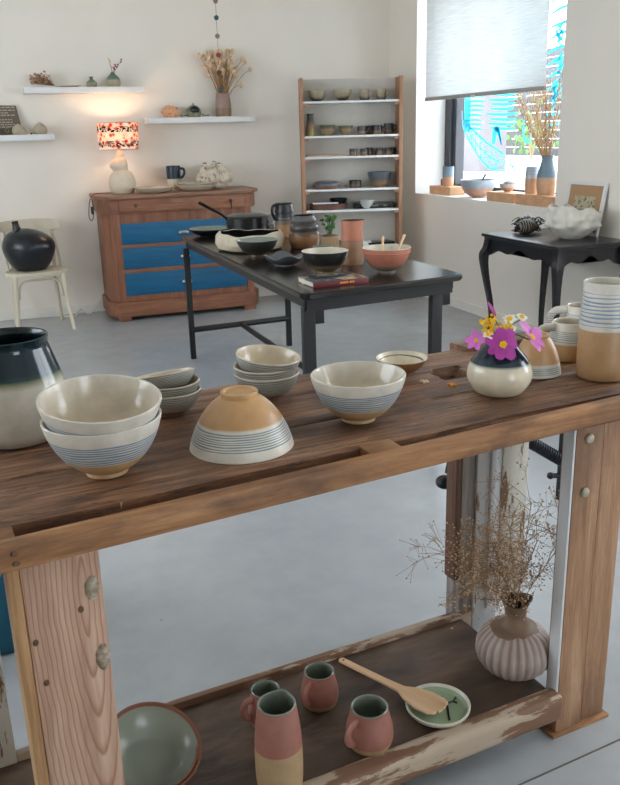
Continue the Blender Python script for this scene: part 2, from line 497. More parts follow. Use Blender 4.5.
# ------------------------------------------------------------------ turquoise painting on the glass
gp = thing('window_painting', 'turquoise fish tail and wave lines painted on the window glass', 'painting', (XG-.0035, 0, 0))
SK = [0]
def wl(pts, w):
    b_ = BM(); stroke(b_, pts, w); obj('wave_line', b_, M['turq'], gp, smooth=False)
def stroke(bm, pts, w):
    """flat brush stroke on the glass plane; pts (y,z)."""
    pts = spl(pts, 5) if len(pts) > 2 else pts
    n = len(pts); L = []; Rr = []; SK[0] += 1; xo = -.00002*SK[0]
    for i, (y, z) in enumerate(pts):
        a = pts[max(0, i-1)]; b = pts[min(n-1, i+1)]
        d = Vector((b[0]-a[0], b[1]-a[1])); d.normalize()
        q = Vector((-d.y, d.x))*w*.5*(.35+.65*math.sin(math.pi*min(1, (i+.6)/n)))
        L.append((y+q.x, z+q.y)); Rr.append((y-q.x, z-q.y))
    for i in range(n-1):
        quad = (L[i], L[i+1], Rr[i+1], Rr[i])
        f = bm.faces.new([bm.verts.new((xo, y, z)) for y, z in quad])
rnd = random.Random(3)
bm = BM()
for z in (1.70, 1.66, 1.625, 1.59, 1.55, 1.51, 1.475, 1.44):
    y0 = 6.28+rnd.uniform(-.04, .04)
    wl([(y0, z+.012), (y0-.25, z), (5.86+rnd.uniform(-.05, .05), z+.004)], .022)
    y0 = 6.60; wl([(y0, z+.006), (y0-.1, z+.01), (6.36+rnd.uniform(-.03, .03), z)], .018)
bm.free()
bm = BM()
for k in range(13):
    z = 1.45+k*.085
    wl([(5.50, z), (5.36, z+.02+rnd.uniform(-.02, .02)), (5.10, z+.04)], .022)
for k in range(16):
    z = 1.52+rnd.random()*.5; y = 5.35+rnd.uniform(-.08, .1)
    wl([(y, z), (y-.05, z+.05), (y-.01, z+.10), (y-.07, z+.14)], .022)
bm.free()
bm = BM()
for k in range(7):
    y = 6.655-k*.014; stroke(bm, [(y, 1.72), (y-.004, 1.58), (y-.008, 1.42)], .017)
LC = [(6.70, 1.60), (6.665, 1.453), (6.488, 1.284), (6.30, 1.157), (6.16, 1.121), (5.865, 1.115)]
RC = [(6.62, 1.60), (6.592, 1.489), (6.497, 1.432), (6.277, 1.331), (6.069, 1.26), (5.918, 1.192)]
L2, R2 = spl(LC, 8), spl(RC, 8)
stroke(bm, LC, .016); stroke(bm, RC, .016)
stroke(bm, [tuple((a+b)/2 for a, b in zip(p, q)) for p, q in zip(LC, RC)], .010)
for i in range(150):
    k = rnd.randrange(6, len(L2)); f = rnd.random(); y = L2[k][0]*(1-f)+R2[k][0]*f; z = L2[k][1]*(1-f)+R2[k][1]*f
    stroke(bm, [(y, z), (y-.016, z+.010)], .013)
for k in range(6, len(L2), 3): stroke(bm, [L2[k], tuple((a+b)/2+.01 for a, b in zip(L2[k], R2[k])), R2[k]], .008)
obj('fish_tail', bm, M['turq'], gp, smooth=False); bm = BM()
for d in (0, .02, .04): stroke(bm, [(6.20-d, 1.32), (6.175-d, 1.44), (6.12-d*.5, 1.42), (6.06, 1.32)], .035)
obj('fish_fin', bm, M['turq'], gp, smooth=False)
wl([(5.757, 1.53), (5.760, 1.40), (5.72, 1.345), (5.672, 1.36), (5.65, 1.45)], .022)
wl([(5.70, 1.25), (5.633, 1.215), (5.52, 1.217)], .010)

# ------------------------------------------------------------------ workbench
TH = R_(5.43); BO = Vector((0, 1.253, 0))
bench = thing('workbench', 'long rustic wooden workbench with worn plank top and low shelf', 'workbench', BO, TH)
BT = .865
def rough_plank(u0, u1, v0, v1, z0, z1, nu=90, nv=10, edge_hi=0, edge_lo=0, seed=0, amp=.003, notch=None):
    bm = BM(); top = []; bot = []
    for i in range(nu+1):
        tr, br = [], []
        for j in range(nv+1):
            u = u0+(u1-u0)*i/nu; f = j/nv
            vh = v1+(noise.noise(Vector((u*3.5, seed, 0)))*edge_hi+noise.noise(Vector((u*14, seed, 3)))*edge_hi*.4)
            vl = v0+(noise.noise(Vector((u*3.5, seed, 9)))*edge_lo)+(.022*u-.006 if seed == 1 else 0)
            v = vl+(vh-vl)*f
            dz = noise.noise(Vector((u*4, v*25, seed)))*amp-amp*.9
            if f in (0, 1): dz -= .004+ (edge_hi*.18 if f == 1 else 0)
            if notch:
                for (nu0, nu1, nv0, nv1, dep) in notch:
                    if nu0 < u < nu1 and nv0 < v < nv1: dz -= dep
            tr.append(bm.verts.new((u, v, z1+dz))); br.append(bm.verts.new((u, v, z0)))
        top.append(tr); bot.append(br)
    for i in range(nu):
        for j in range(nv):
            bm.faces.new((top[i][j], top[i+1][j], top[i+1][j+1], top[i][j+1]))
            bm.faces.new((bot[i][j], bot[i][j+1], bot[i+1][j+1], bot[i+1][j]))
        bm.faces.new((top[i][0], bot[i][0], bot[i+1][0], top[i+1][0]))
        bm.faces.new((top[i][nv], top[i+1][nv], bot[i+1][nv], bot[i][nv]))
    for i, s in ((0, 1), (nu, -1)):
        for j in range(nv):
            q = (top[i][j], top[i][j+1], bot[i][j+1], bot[i][j])
            bm.faces.new(q if s > 0 else q[::-1])
    bmesh.ops.recalc_face_normals(bm, faces=bm.faces)
    return bm
obj('plank', rough_plank(-.55, 1.62, .074, .262, BT-.042, BT, edge_lo=.006, seed=1, amp=.0015), M['benchtop'], bench)
obj('plank', rough_plank(-.55, 1.62, .265, .452, BT-.042, BT-.0005, seed=2, amp=.0012, nv=24, nu=220, notch=[(1.03, 1.115, .375, .446, .035)]), M['benchtop'], bench)
obj('plank', rough_plank(-.55, 1.62, .455, .622, BT-.042, BT, edge_hi=.022, seed=5, amp=.003, nv=16, nu=220, notch=[(1.05, 1.13, .454, .475, .032)]), M['benchtop'], bench)
obj('raised_plank', rough_plank(1.235, 1.62, .575, .645, BT-.03, BT+.012, nu=40, edge_hi=.01, edge_lo=.012, seed=8), M['benchtop'], bench)
def shear(bm):
    for v in bm.verts: v.co.y += -.012+.028*v.co.x; v.co.z += -.004+.008*v.co.x
    return bm
bm = BM(); box(bm, -.55, 1.62, 0, .030, .822, BT+.002, .004); shear(bm); obj('front_rail', bm, M['benchrail'], bench)
bm = BM(); box(bm, -.55, -.028, .030, .084, .834, BT-.002, .002); shear(bm); obj('rail_spacer', bm, M['benchrail'], bench)
bm = BM(); box(bm, .623, .695, .030, .084, .834, BT-.002, .002); shear(bm); obj('rail_spacer', bm, M['benchrail'], bench)
bm = BM(); box(bm, -.55, 1.62, .026, .078, .824, .833); obj('tray_bottom', bm, M['brownwood'], bench)
for k, (u, v) in enumerate(((-.035, .835), (-.036, .852))):
    bm = BM(); ball(bm, (u, -.0145, v-.004), .006, 2, 0, (1, .4, .8)); obj('screw_head', bm, M['brownwood'], bench)
bm = BM(); tube(bm, [(.149, .0735, .832), (.150, .0715, .860)], .005, 8); obj('nail', bm, M['boltcap'], bench)
# legs
bm = BM(); box(bm, -.03, .098, .030, .115, 0, .823, .006)
obj('leg', bm, M['benchleg'], bench)
bm = BM(); box(bm, -.05, -.03, .026, .115, 0, .823, .006)
o = obj('leg_strip', bm, M['orangestrip'], bench)
bm = BM(); box(bm, 1.156, 1.238, .054, .10, .006, .823, .006); box(bm, 1.243, 1.318, .060, .10, .006, .823, .006)
l2 = obj('leg', bm, M['benchleg2'], bench); l2['label'] = 'brown two-plank right leg'
bm = BM(); box(bm, 1.150, 1.157, .056, .090, .10, .823, .003)
obj('painted_board', bm, M['whitewood'], bench)
bm = BM(); box(bm, 1.142, 1.325, .046, .112, 0, .010, .002); obj('foot_plate', bm, M['benchrail'], bench)
def bolt(u, v, z, r=.011):
    bm = BM(); ball(bm, (u, v, z), r, 2, 0, (1, .6, 1)); obj('bolt', bm, M['boltcap'], bench)
for u, z in ((1.190, .785), (1.188, .655)): bolt(u, .050, z, .012)
# pale knots on the left leg
n = NT('silvery_knot'); nf = n.noise(60, 5); n.set(n.ramp(nf, [(.3, srgb(104, 84, 66)), (.5, srgb(150, 134, 114)), (.7, srgb(192, 184, 168))]), .4); n.bump(nf, .5, .004); M['knot'] = n.m
for u, z, a, b in ((.080, .735, .012, .022), (.085, .60, .012, .025)):
    bm = BM(); ball(bm, (u, .0295, z), 1, 3, 0, (a, .004, b), fn=lambda c: 1+.25*noise.noise(c*2)); obj('wood_knot', bm, M['knot'], bench)
for u, z in ((.058, .70), (-.02, .66), (-.012, .58)):
    bm = BM(); ball(bm, (u, .0295, z), .005, 2, 0, (1, .4, 1.3)); obj('nail_hole', bm, M['brownwood'], bench)
# back legs
bm = BM(); box(bm, 1.180, 1.262, .432, .50, 0, .822, .004); box(bm, 1.222, 1.240, .424, .434, .14, .822, .003)
l3 = obj('leg', bm, M['whitewood'], bench)
bm = BM(); box(bm, 1.262, 1.350, .428, .50, .17, .822, .004); obj('painted_board', bm, M['whitewood2'], bench)
bm = BM(); box(bm, 1.135, 1.180, .438, .50, 0, .822, .004); obj('grey_board', bm, M['greywood'], bench)
bm = BM(); box(bm, 1.116, 1.135, .440, .485, .25, .822, .004)
obj('brown_board', bm, M['brownwood'], bench)
bm = BM(); box(bm, -.20, -.062, .432, .50, 0, .822, .004)
l4 = obj('leg', bm, M['whitewood2'], bench)
for u, z in ((1.315, .712), (1.332, .714), (1.275, .655)): 
    bm = BM(); ball(bm, (u, .427, z), .010, 2, 0, (1, .6, 1)); obj('bolt', bm, M['iron'], bench)
bm = BM(); box(bm, 1.240, 1.272, .416, .428, .775, .82, .002); obj('iron_bracket', bm, M['iron'], bench)
# bottom shelf
SZ = .13
obj('shelf_board', rough_plank(-.30, 1.14, .06, .44, SZ-.025, SZ, seed=12, amp=.0008, nu=60), M['shelfboard'], bench)
bm = BM(); box(bm, .098, 1.155, .028, .080, .066, SZ+.006, .018, seg=4); obj('shelf_rail', bm, M['shelfrail'], bench)
bm = BM(); box(bm, -.062, 1.18, .434, .452, .075, SZ+.016, .004); obj('shelf_rail', bm, M['shelfrail'], bench)
# vise hardware at the back right corner
bm = BM(); tube(bm, [(1.42, .645, .638), (1.30, .645, .652), (1.46, .56, .575), (1.50, .54, .552)][2:], .018, 12)
bm.free(); bm = BM()
pts = [(1.36, .521, .625), (1.554, .502, .496)]
tube(bm, pts, .015, 12)
for k in range(24):
    t = k/23; c = Vector(pts[0]).lerp(Vector(pts[1]), t)
    d = (Vector(pts[1])-Vector(pts[0])).normalized()*.0025
    tube(bm, [c-d, c+d], .019, 12)
obj('vise_screw', bm, M['iron'], bench)
bm = BM(); box(bm, 1.537, 1.552, .49, .515, .375, .82, .003); tube(bm, [(1.505, .503, .462), (1.54, .503, .455)], .008, 8); ball(bm, (1.502, .503, .463), .011, 2)
obj('vise_bracket', bm, M['iron'], bench)
bm = BM(); tube(bm, [(1.19, .54, .70), (1.158, .54, .53)], .007, 8); ball(bm, (1.150, .54, .504), .026, 3, 0, (1, 1, .75))
obj('vise_handle', bm, M['iron'], bench)

def bw(u, v, z):  # bench frame -> room
    return Vector((u*math.cos(TH)-v*math.sin(TH), BO.y+u*math.sin(TH)+v*math.cos(TH), z))

# ------------------------------------------------------------------ vessels
def bowl_prof(R, H, fr=.38, fh=.10, th=.006, k=.55, n=14):
    """k: 0 conical .. 1 rounded."""
    fR = R*fr; fH = H*fh
    out = [(0, fH*.45), (fR-.010 if fR > .015 else fR*.5, fH*.45), (fR-.006 if fR > .015 else fR*.7, 0), (fR*.98, 0), (fR, fH*.2), (fR*.97, fH)]
    def c(t, RR, z0, z1, r0):
        a = t*math.pi/2
        r1 = r0+(RR-r0)*math.sin(a); zz1 = z0+(z1-z0)*(1-math.cos(a))
        r2 = r0+(RR-r0)*t; zz2 = z0+(z1-z0)*t
        return (r1*k+r2*(1-k), zz1*k+zz2*(1-k))
    o = [c(i/n, R, fH, H, fR*.97) for i in range(1, n+1)]
    inn = [c(i/n, R-th, fH+th, H, fR*.9) for i in range(n-1, -1, -1)]
    prof = out+o+[(R-th*.25, H+th*.3), (R-th*.8, H+th*.15)]+inn+[(fR*.5, fH+th*.8), (0, fH+th*.8)]
    return prof, len(out)+len(o)-1

def bowl_mesh(R, H, seg=64, fn=None, **kw):
    p, s = bowl_prof(R, H, **kw)
    return lathe(BM(), p, seg, split=s, fn=fn)

def pot_mesh(outer, th=.005, seg=56, depth=.9, fn=None):
    """outer: list (r,z) control points foot->rim, splined; hollow inside."""
    o = spl(outer, 6)
    zt = o[-1][1]; zb = o[0][1]
    inn = [(max(.002, r-th), z) for r, z in o[::-1] if z > zb+(1-depth)*(zt-zb)]
    prof = [(0, zb+.0015), (o[0][0]*.85, zb)]+o+[(o[-1][0]-th*.5, zt+th*.4)]+inn+[(0, inn[-1][1])]
    return lathe(BM(), prof, seg, split=2+len(o)-1, fn=fn)

def mug_handle(bm, r0, z0, z1, out, ang=math.pi, rad=.006, mi=0, flat=1.5, r1=None):
    r1 = r1 or r0
    ca, sa = math.cos(ang), math.sin(ang)
    pr = spl([(r1-.004, z1), (r1+out*.75, z1-.003), (r1*.5+r0*.5+out, (z0+z1)/2+.006), (r0+out*.55, z0+.012), (r0-.004, z0)], 6)
    tube(bm, [(r*ca, r*sa, z) for r, z in pr], rad, 10, mi, flat)

G = {}
cream_in = srgb(226, 214, 192)
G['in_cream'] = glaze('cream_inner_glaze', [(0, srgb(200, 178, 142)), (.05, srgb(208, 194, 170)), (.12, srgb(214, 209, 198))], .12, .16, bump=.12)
def striped(name, H, clay_to, st0, st1, cnt=7, col=C_blue, clay=C_tan, w=.5):
    return glaze(name, [(0, clay), (clay_to, tuple(c*.92 for c in clay)), (clay_to+.004, srgb(206, 200, 188)), (H, srgb(216, 211, 200))], H, .38,
                 stripes=(st0, st1, cnt, col, w), wob=.02, bump=.08)

# big nested bowls at left
S1 = striped('striped_blue_glaze', .107, .038, .042, .084, 8, srgb(100, 130, 152), clay=srgb(196, 160, 116), w=.55)
pb = thing('striped_bowl', 'large cream bowl with blue brushed lines, lower of the nested pair', 'bowl', (.139, 1.470, BT), group='blue-lined stoneware bowls')
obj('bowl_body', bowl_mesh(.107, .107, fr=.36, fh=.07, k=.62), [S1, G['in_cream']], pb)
b2 = dup(pb, (.135, 1.474, BT+.047), 'large cream bowl tilted inside another bowl, topmost of the nested pair', rot=(R_(7), R_(2), 0), scale=(1.02, 1.02, .92))
# bowl C
b3 = dup(pb, (.676, 1.543, BT), 'upright blue-lined bowl standing alone right of the upside-down bowl', scale=(.94, .94, .93), rot=(0, 0, 2))
# dome (inverted)
S2 = striped('striped_green_glaze', .112, .060, .014, .056, 8, srgb(104, 124, 130), w=.5)
S2 = glaze('striped_dome_glaze', [(0, srgb(196, 154, 104)), (.054, srgb(188, 144, 98)), (.058, srgb(214, 208, 196)), (.112, srgb(224, 218, 206))], .112, .36, stripes=(.060, .095, 8, srgb(112, 130, 138), .5), bump=.08)
dm = thing('upturned_bowl', 'large tan bowl with grey-blue lines standing upside down in the middle', 'bowl', (.405, 1.500, BT+.112), rot=(math.pi, 0, 0))
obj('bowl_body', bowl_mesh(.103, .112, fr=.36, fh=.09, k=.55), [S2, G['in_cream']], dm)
# stack M (3) and stack L (3)
S3 = glaze('striped_grey_glaze', [(0, srgb(128, 92, 62)), (.018, srgb(124, 88, 58)), (.022, srgb(168, 164, 152)), (.056, srgb(190, 186, 172)), (.075, srgb(206, 202, 190))], .075, .36, stripes=(.024, .062, 8, srgb(112, 122, 122), .45), bump=.08)
sm = thing('striped_bowl', 'grey-lined bowl at the bottom of the middle stack of three', 'bowl', (.546, 1.768, BT), group='small stacked bowls')
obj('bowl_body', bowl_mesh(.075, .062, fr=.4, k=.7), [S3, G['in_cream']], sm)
dup(sm, (.545, 1.768, BT+.021), 'grey-lined bowl between two others in the middle stack of three', rot=(0, R_(-2), 1))
dup(sm, (.543, 1.767, BT+.043), 'grey-lined bowl tilted on top of the middle stack of three', rot=(R_(3), R_(-7), 2))
dup(sm, (.316, 1.750, BT), 'grey-lined bowl at the bottom of the left stack of three', scale=(.92, .92, .92))
dup(sm, (.315, 1.750, BT+.020), 'grey-lined bowl between two others in the left stack of three', scale=(.91, .91, .92), rot=(0, 0, 1.3))
dup(sm, (.309, 1.745, BT+.050), 'shallow cream bowl tilted on top of the left stack of three', scale=(.92, .92, .72), rot=(R_(-13), R_(-4), 0))
# small bowl S behind
S4 = glaze('brown_outer_glaze', [(0, srgb(128, 88, 56)), (.04, srgb(150, 108, 70)), (.046, srgb(188, 160, 120))], .046, .5)
n_in = glaze('cream_ringed_inner', [(0, srgb(218, 204, 176)), (.046, srgb(220, 208, 184))], .046, .25, stripes=(.030, .038, 1, srgb(92, 100, 96), .3))
t = thing('small_bowl', 'small brown bowl with cream inside at the far edge of the workbench', 'bowl', (.912, 1.810, BT))
obj('bowl_body', bowl_mesh(.065, .044, fr=.35, k=.45, th=.004), [S4, n_in], t)
# jar at left
J1 = glaze('dark_teal_dipped_glaze', [(0, srgb(206, 200, 188)), (.122, srgb(212, 206, 194)), (.133, srgb(150, 150, 120)), (.141, srgb(24, 62, 62)), (.15, srgb(14, 40, 52)), (.21, srgb(12, 36, 46))], .215, .12, bump=.05)
DIN = plain('dark_inner_glaze', srgb(14, 32, 36), .2, .2)
t = thing('stoneware_jar', 'tall jar dipped dark teal over cream at the left edge of the workbench', 'jar', (-.006, 1.742, BT))
obj('jar_body', pot_mesh([(.074, 0), (.084, .004), (.1, .025), (.107, .06), (.107, .095), (.100, .13), (.086, .175), (.080, .196), (.083, .212)]), [J1, DIN], t)
# flower vase
J2 = glaze('navy_dipped_glaze', [(0, srgb(216, 206, 182)), (.070, srgb(222, 212, 190)), (.0735, srgb(150, 160, 150)), (.076, srgb(26, 44, 58)), (.13, srgb(18, 34, 48))], .13, .13, speck=.25)
fv = thing('bud_vase', 'squat cream and navy vase holding pink and yellow flowers', 'vase', (1.048, 1.582, BT))
obj('vase_body', pot_mesh([(.040, 0), (.055, .004), (.071, .028), (.074, .050), (.066, .075), (.047, .10), (.030, .119), (.024, .128), (.025, .134)], depth=.8), [J2, DIN], fv)
# small dome behind vase
S5 = glaze('tan_cup_glaze', [(0, srgb(186, 146, 100)), (.066, srgb(182, 142, 98)), (.069, srgb(200, 196, 184)), (.1, srgb(206, 204, 194))], .1, .4, stripes=(.074, .092, 4, srgb(120, 134, 136), .5))
t = thing('upturned_bowl', 'small tan bowl upside down just behind the flower vase', 'bowl', (1.222, 1.684, BT+.098), rot=(math.pi, 0, 0))
obj('bowl_body', bowl_mesh(.061, .098, fr=.48, fh=.08, k=.5), [S5, G['in_cream']], t)
# mugs right
S6 = glaze('striped_mug_glaze', [(0, srgb(190, 152, 104)), (.046, srgb(188, 150, 104)), (.049, srgb(204, 200, 188)), (.1, srgb(216, 212, 200))], .1, .35, stripes=(.054, .084, 6, srgb(122, 140, 148), .4))
t = thing('mug', 'tan and white striped mug with handle left of the tall cylinder vase', 'mug', (1.372, 1.752, BT), group='striped mugs behind the cylinder vase')
obj('mug_body', pot_mesh([(.042, 0), (.049, .004), (.055, .025), (.054, .06), (.049, .085), (.047, .100)]), [S6, G['in_cream']], t)
bm = BM(); mug_handle(bm, .055, .026, .090, .046, R_(176), .0075, flat=1.5, r1=.049); obj('handle', bm, S6, t)
dup(t, (1.520, 1.895, BT), 'white striped mug farthest back behind the other mug', rot=(0, 0, -.3), scale=(.92, .92, 1.02))
# tall cylinder vase
S7 = glaze('blue_line_cylinder_glaze', [(0, srgb(176, 138, 98)), (.120, srgb(180, 144, 104)), (.123, srgb(206, 202, 192)), (.24, srgb(214, 210, 202))], .24, .35, stripes=(.134, .210, 8, srgb(104, 138, 162), .34), bump=.12)
t = thing('cylinder_vase', 'tall tan and white cylinder vase with blue rings at the right edge', 'vase', (1.340, 1.584, BT))
obj('vase_body', pot_mesh([(.052, 0), (.058, .004), (.0605, .03), (.060, .12), (.056, .2), (.057, .232)]), [S7, G['in_cream']], t)
# fallen petals
for i, (u, v) in enumerate(((.972, .383), (1.015, .327))):
    bm = BM()
    for k in range(5):
        a = k*1.3+i; prism(bm, [(0, 0), (.011*math.cos(a), .011*math.sin(a)), (.012*math.cos(a+.6), .012*math.sin(a+.6))], .001, .0045)
    ball(bm, (0, 0, .003), .004, 2, 0, (1, 1, .6))
    tag(obj('fallen_petal', bm, M['orangepetal'] if i else M['seed'], loc=bw(u, v, BT-.0012)), ['pale dry petal fallen on the bench near the small brown bowl', 'bright orange petal fallen on the bench left of the flower vase'][i], 'petal', 'fallen petals')

# ------------------------------------------------------------------ flowers in the vase
VB = Vector((1.048, 1.582, BT))
def petal(bm, L, W, ang, lift, mi=0, n=6, notch=True):
    L *= random.uniform(.82, 1.15); W *= random.uniform(.8, 1.05)
    rows = []
    for i in range(n+1):
        f = i/n; w = W*math.sin(math.pi*min(.86, f*.8+.08))
        r = f*L; z = lift*L*f - .25*L*f*f*(1 if lift > 0 else 0) 
        row = []
        for s in (-1, -.5, 0, .5, 1):
            rr = r+(-.06*L if (notch and i == n and s in (-.5, .5)) else 0)-abs(s)*L*.05*f
            row.append(bm.verts.new(Vector((rr*math.cos(ang)-w*s*math.sin(ang), rr*math.sin(ang)+w*s*math.cos(ang), z+abs(s)*.08*W+.03*W*math.cos(s*9)))))
        rows.append(row)
    for i in range(n):
        for j in range(4):
            bm.faces.new((rows[i][j], rows[i+1][j], rows[i+1][j+1], rows[i][j+1])).material_index = mi
def aim(d):
    return Vector(d).to_track_quat('Z', 'Y').to_matrix().to_4x4()
def flower(kind, loc, d, label, s=1, group=None, npet=8, pm=None, span=2*math.pi, a0=0, lift=.2):
    pos = Vector(loc)
    neck = VB+Vector((random.uniform(-.010, .010), random.uniform(-.010, .010), .06))
    t = thing(kind, label, 'flower', neck, group=group)
    rel = pos-neck; dd = Vector(d).normalized()
    bm = BM(); mid = Vector((rel.x*.25, rel.y*.25, max(rel.z*.75, .075)))
    tube(bm, spl([(0, 0, 0), tuple(mid), tuple(rel-dd*.006*s), tuple(rel)], 5), .0014, 6); obj('stem', bm, M['green'], t)
    Mx = Matrix.Translation(rel) @ aim(dd)
    for k in range(npet):
        bm = BM(); petal(bm, .036*s if kind == 'cosmos_flower' else .013*s, (.0125 if kind == 'cosmos_flower' else .004)*s, a0+span*k/npet+random.uniform(-.08, .08), lift+.35*random.random())
        bmesh.ops.transform(bm, matrix=Mx, verts=bm.verts); obj('petal', bm, pm, t)
    bm = BM()
    R0 = .007*s if kind == 'cosmos_flower' else .0045*s
    for k in range(26):
        a = k*2.4; r = R0*math.sqrt(k/26)
        ball(bm, Mx @ Vector((r*math.cos(a), r*math.sin(a), .003*s)), .0017*s, 1)
    obj('flower_center', bm, M['yellow'], t)
    return t
flower('cosmos_flower', VB+Vector((-.030, -.055, .128)), (-.35, -.9, .35), 'large magenta cosmos facing forward in front of the vase neck', 1.15, 'cosmos flowers', 7, M['petal'], lift=-.2)
flower('cosmos_flower', VB+Vector((.058, -.034, .130)), (.45, -.6, .65), 'lighter pink cosmos at the right of the bouquet', 1.25, 'cosmos flowers', 7, M['petallight'])
flower('cosmos_flower', VB+Vector((-.012, .005, .176)), (.3, .1, .9), 'small closed pink cosmos standing highest in the bouquet', .75, 'cosmos flowers', 3, M['petallight'], 1.4, .2, lift=1.1)
flower('cosmos_flower', VB+Vector((-.066, -.004, .130)), (-.7, -.5, .4), 'pink cosmos half hidden at the left of the bouquet', .7, 'cosmos flowers', 6, M['petallight'])
for i, (x, y, z, s, lb) in enumerate(((.018, -.004, .170, 1.2, 'white daisy standing behind the yellow florets'), (.060, .01, .168, 1.1, 'white daisy farthest right on a long stem'), (-.052, -.03, .146, 1.1, 'white daisy at the left under the yellow florets'), (.012, -.02, .152, 1.1, 'pale daisy directly above the magenta cosmos'), (-.036, -.035, .133, 1., 'small white daisy lowest left above the vase neck'))):
    flower('daisy', VB+Vector((x, y, z)), (random.uniform(-.3, .3), -.5, .85), lb, s, 'daisies in the vase', 9, M['daisy'])
for i, (x, y, z, r, lb) in enumerate(((-.038, -.005, .168, .020, 'upper left cluster of yellow florets in the vase'), (-.008, -.022, .156, .019, 'yellow floret cluster above the magenta flower'), (-.046, -.02, .15, .012, 'smaller yellow floret cluster at the left'), (-.040, -.03, .120, .010, 'orange yellow buds low at the left of the bouquet'))):
    t = thing('yellow_flower', lb, 'flower', VB+Vector((x*.1, y*.1, .06)), group='yellow floret clusters')
    rel = Vector((x*.9, y*.9, z-.06))
    bm = BM(); tube(bm, spl([(0, 0, 0), (rel.x*.3, rel.y*.3, rel.z*.7), tuple(rel)], 4), .0015, 6); obj('stem', bm, M['green'], t)
    bm = BM()
    for k in range(34):
        q = Vector((random.gauss(0, .5), random.gauss(0, .5), random.gauss(0, .35)))*r; ball(bm, rel+q, r*.2, 1)
    obj('floret_cluster', bm, M['yellow'] if i < 3 else M['orangepetal'], t)
bm = BM()

# ------------------------------------------------------------------ bottom shelf items
PK = srgb(152, 100, 86)
T1 = glaze('terracotta_outer', [(0, srgb(112, 72, 58)), (.08, srgb(128, 82, 66))], .08, .6)
T1i = NT('grey_green_inner'); 
sp = T1i.n('ShaderNodeSeparateXYZ'); T1i.l(T1i.tc(), sp.inputs[0])
T1i.set(T1i.ramp(T1i.math('DIVIDE', sp.outputs[2], .062), [(0, srgb(132, 138, 126)), (.88, srgb(140, 144, 130)), (.92, srgb(130, 86, 68)), (1, srgb(128, 84, 66))]), .25); T1i = T1i.m
tb = thing('terracotta_bowl', 'terracotta bowl with grey-green inside, lower of two at the left of the shelf', 'bowl', (.166, 1.530, SZ+.010), rot=(R_(14), R_(2), 0), group='terracotta bowls on the shelf')
obj('bowl_body', bowl_mesh(.106, .062, fr=.5, fh=.08, k=.6, th=.005), [T1, T1i], tb)
dup(tb, (.163, 1.522, SZ+.034), 'terracotta bowl with grey-green inside leaning on top of its twin', rot=(R_(24), R_(4), .3))
P1 = glaze('pink_over_tan_glaze', [(0, srgb(170, 142, 106)), (.108, srgb(172, 144, 108)), (.111, srgb(150, 92, 76)), (.114, PK), (.22, srgb(160, 108, 94))], .22, .55, rings=1)
GIN = plain('grey_green_glaze', srgb(120, 128, 114), .2, .2)
t = thing('pouring_vase', 'tall pink and tan stoneware pitcher on the shelf below the bench', 'pitcher', (.417, 1.384, SZ))
def spout_fn(ang, amt, z0, z1, wid=.5):
    def f(co, a):
        if co.z > z0:
            d = (a-ang+math.pi) % (2*math.pi)-math.pi
            k = math.exp(-(d/wid)**2)*((co.z-z0)/(z1-z0))**2
            co = Vector((co.x*(1+amt*k), co.y*(1+amt*k), co.z+.10*amt*k*(z1-z0)))
        return co
    return f
obj('pitcher_body', pot_mesh([(.042, 0), (.047, .004), (.050, .04), (.050, .1), (.047, .15), (.041, .195), (.040, .207)], fn=spout_fn(R_(55), .22, .17, .21, .35)), [P1, GIN], t)
P2 = glaze('pink_mug_glaze', [(0, srgb(168, 140, 104)), (.020, srgb(166, 136, 102)), (.023, srgb(152, 94, 78)), (.026, PK), (.11, srgb(156, 104, 90))], .11, .5)
mg = thing('mug', 'rounded pink mug with handle at its left, nearest the green dish', 'mug', (.645, 1.428, SZ), group='pink mugs on the shelf')
obj('mug_body', pot_mesh([(.036, 0), (.046, .005), (.053, .025), (.052, .05), (.046, .075), (.042, .092), (.042, .1)]), [P2, GIN], mg)
bm = BM(); mug_handle(bm, .051, .030, .084, .026, R_(205), .006, flat=1.7, r1=.044); obj('handle', bm, P2, mg)
dup(mg, (.592, 1.601, SZ), 'pink mug farthest back under the handle of the wooden spoon', rot=(0, 0, R_(10)), scale=(.86, .86, .92))
dup(mg, (.452, 1.585, SZ), 'darker pink mug partly hidden behind the tall pitcher', rot=(0, 0, R_(-15)), scale=(.80, .80, .93))
# green dish
GD = glaze('celadon_dish_glaze', [(0, srgb(196, 196, 176)), (.014, srgb(206, 206, 190)), (.02, srgb(214, 212, 196))], .02, .3)
GDi = plain('pale_green_glaze', srgb(148, 166, 134), .25, .08, 8)
t = thing('spoon_rest_dish', 'round pale green dish with dark twig drawing under the spoon', 'dish', (.842, 1.470, SZ))
obj('dish_body', lathe(BM(), [(0, .001), (.055, 0), (.068, .003), (.076, .012), (.077, .019), (.074, .020), (.070, .014), (.062, .007), (0, .006)], 56, split=6), [GD, GDi], t)
bm = BM()
for pts in ([(.0, .035), (.012, .028), (.028, .030)], [(.012, .028), (.006, .018)], [(.010, .012), (.026, .004), (.045, .006), (.058, .016)], [(.045, .006), (.05, -.004)], [(.026, .004), (.022, -.008), (.012, -.030)], [(-.01, .03), (-.002, .042)], [(.012, -.03), (.004, -.05)]):
    tube(bm, [(x, y, .0078) for x, y in pts], .0024, 6)
obj('twig_drawing', bm, M['blackplastic'], t)
bm = BM(); prism(bm, [(-.052, .046), (-.040, .060), (-.038, .052), (-.034, .048)], .012, .022, bev=.001); obj('lug', bm, GD, t)
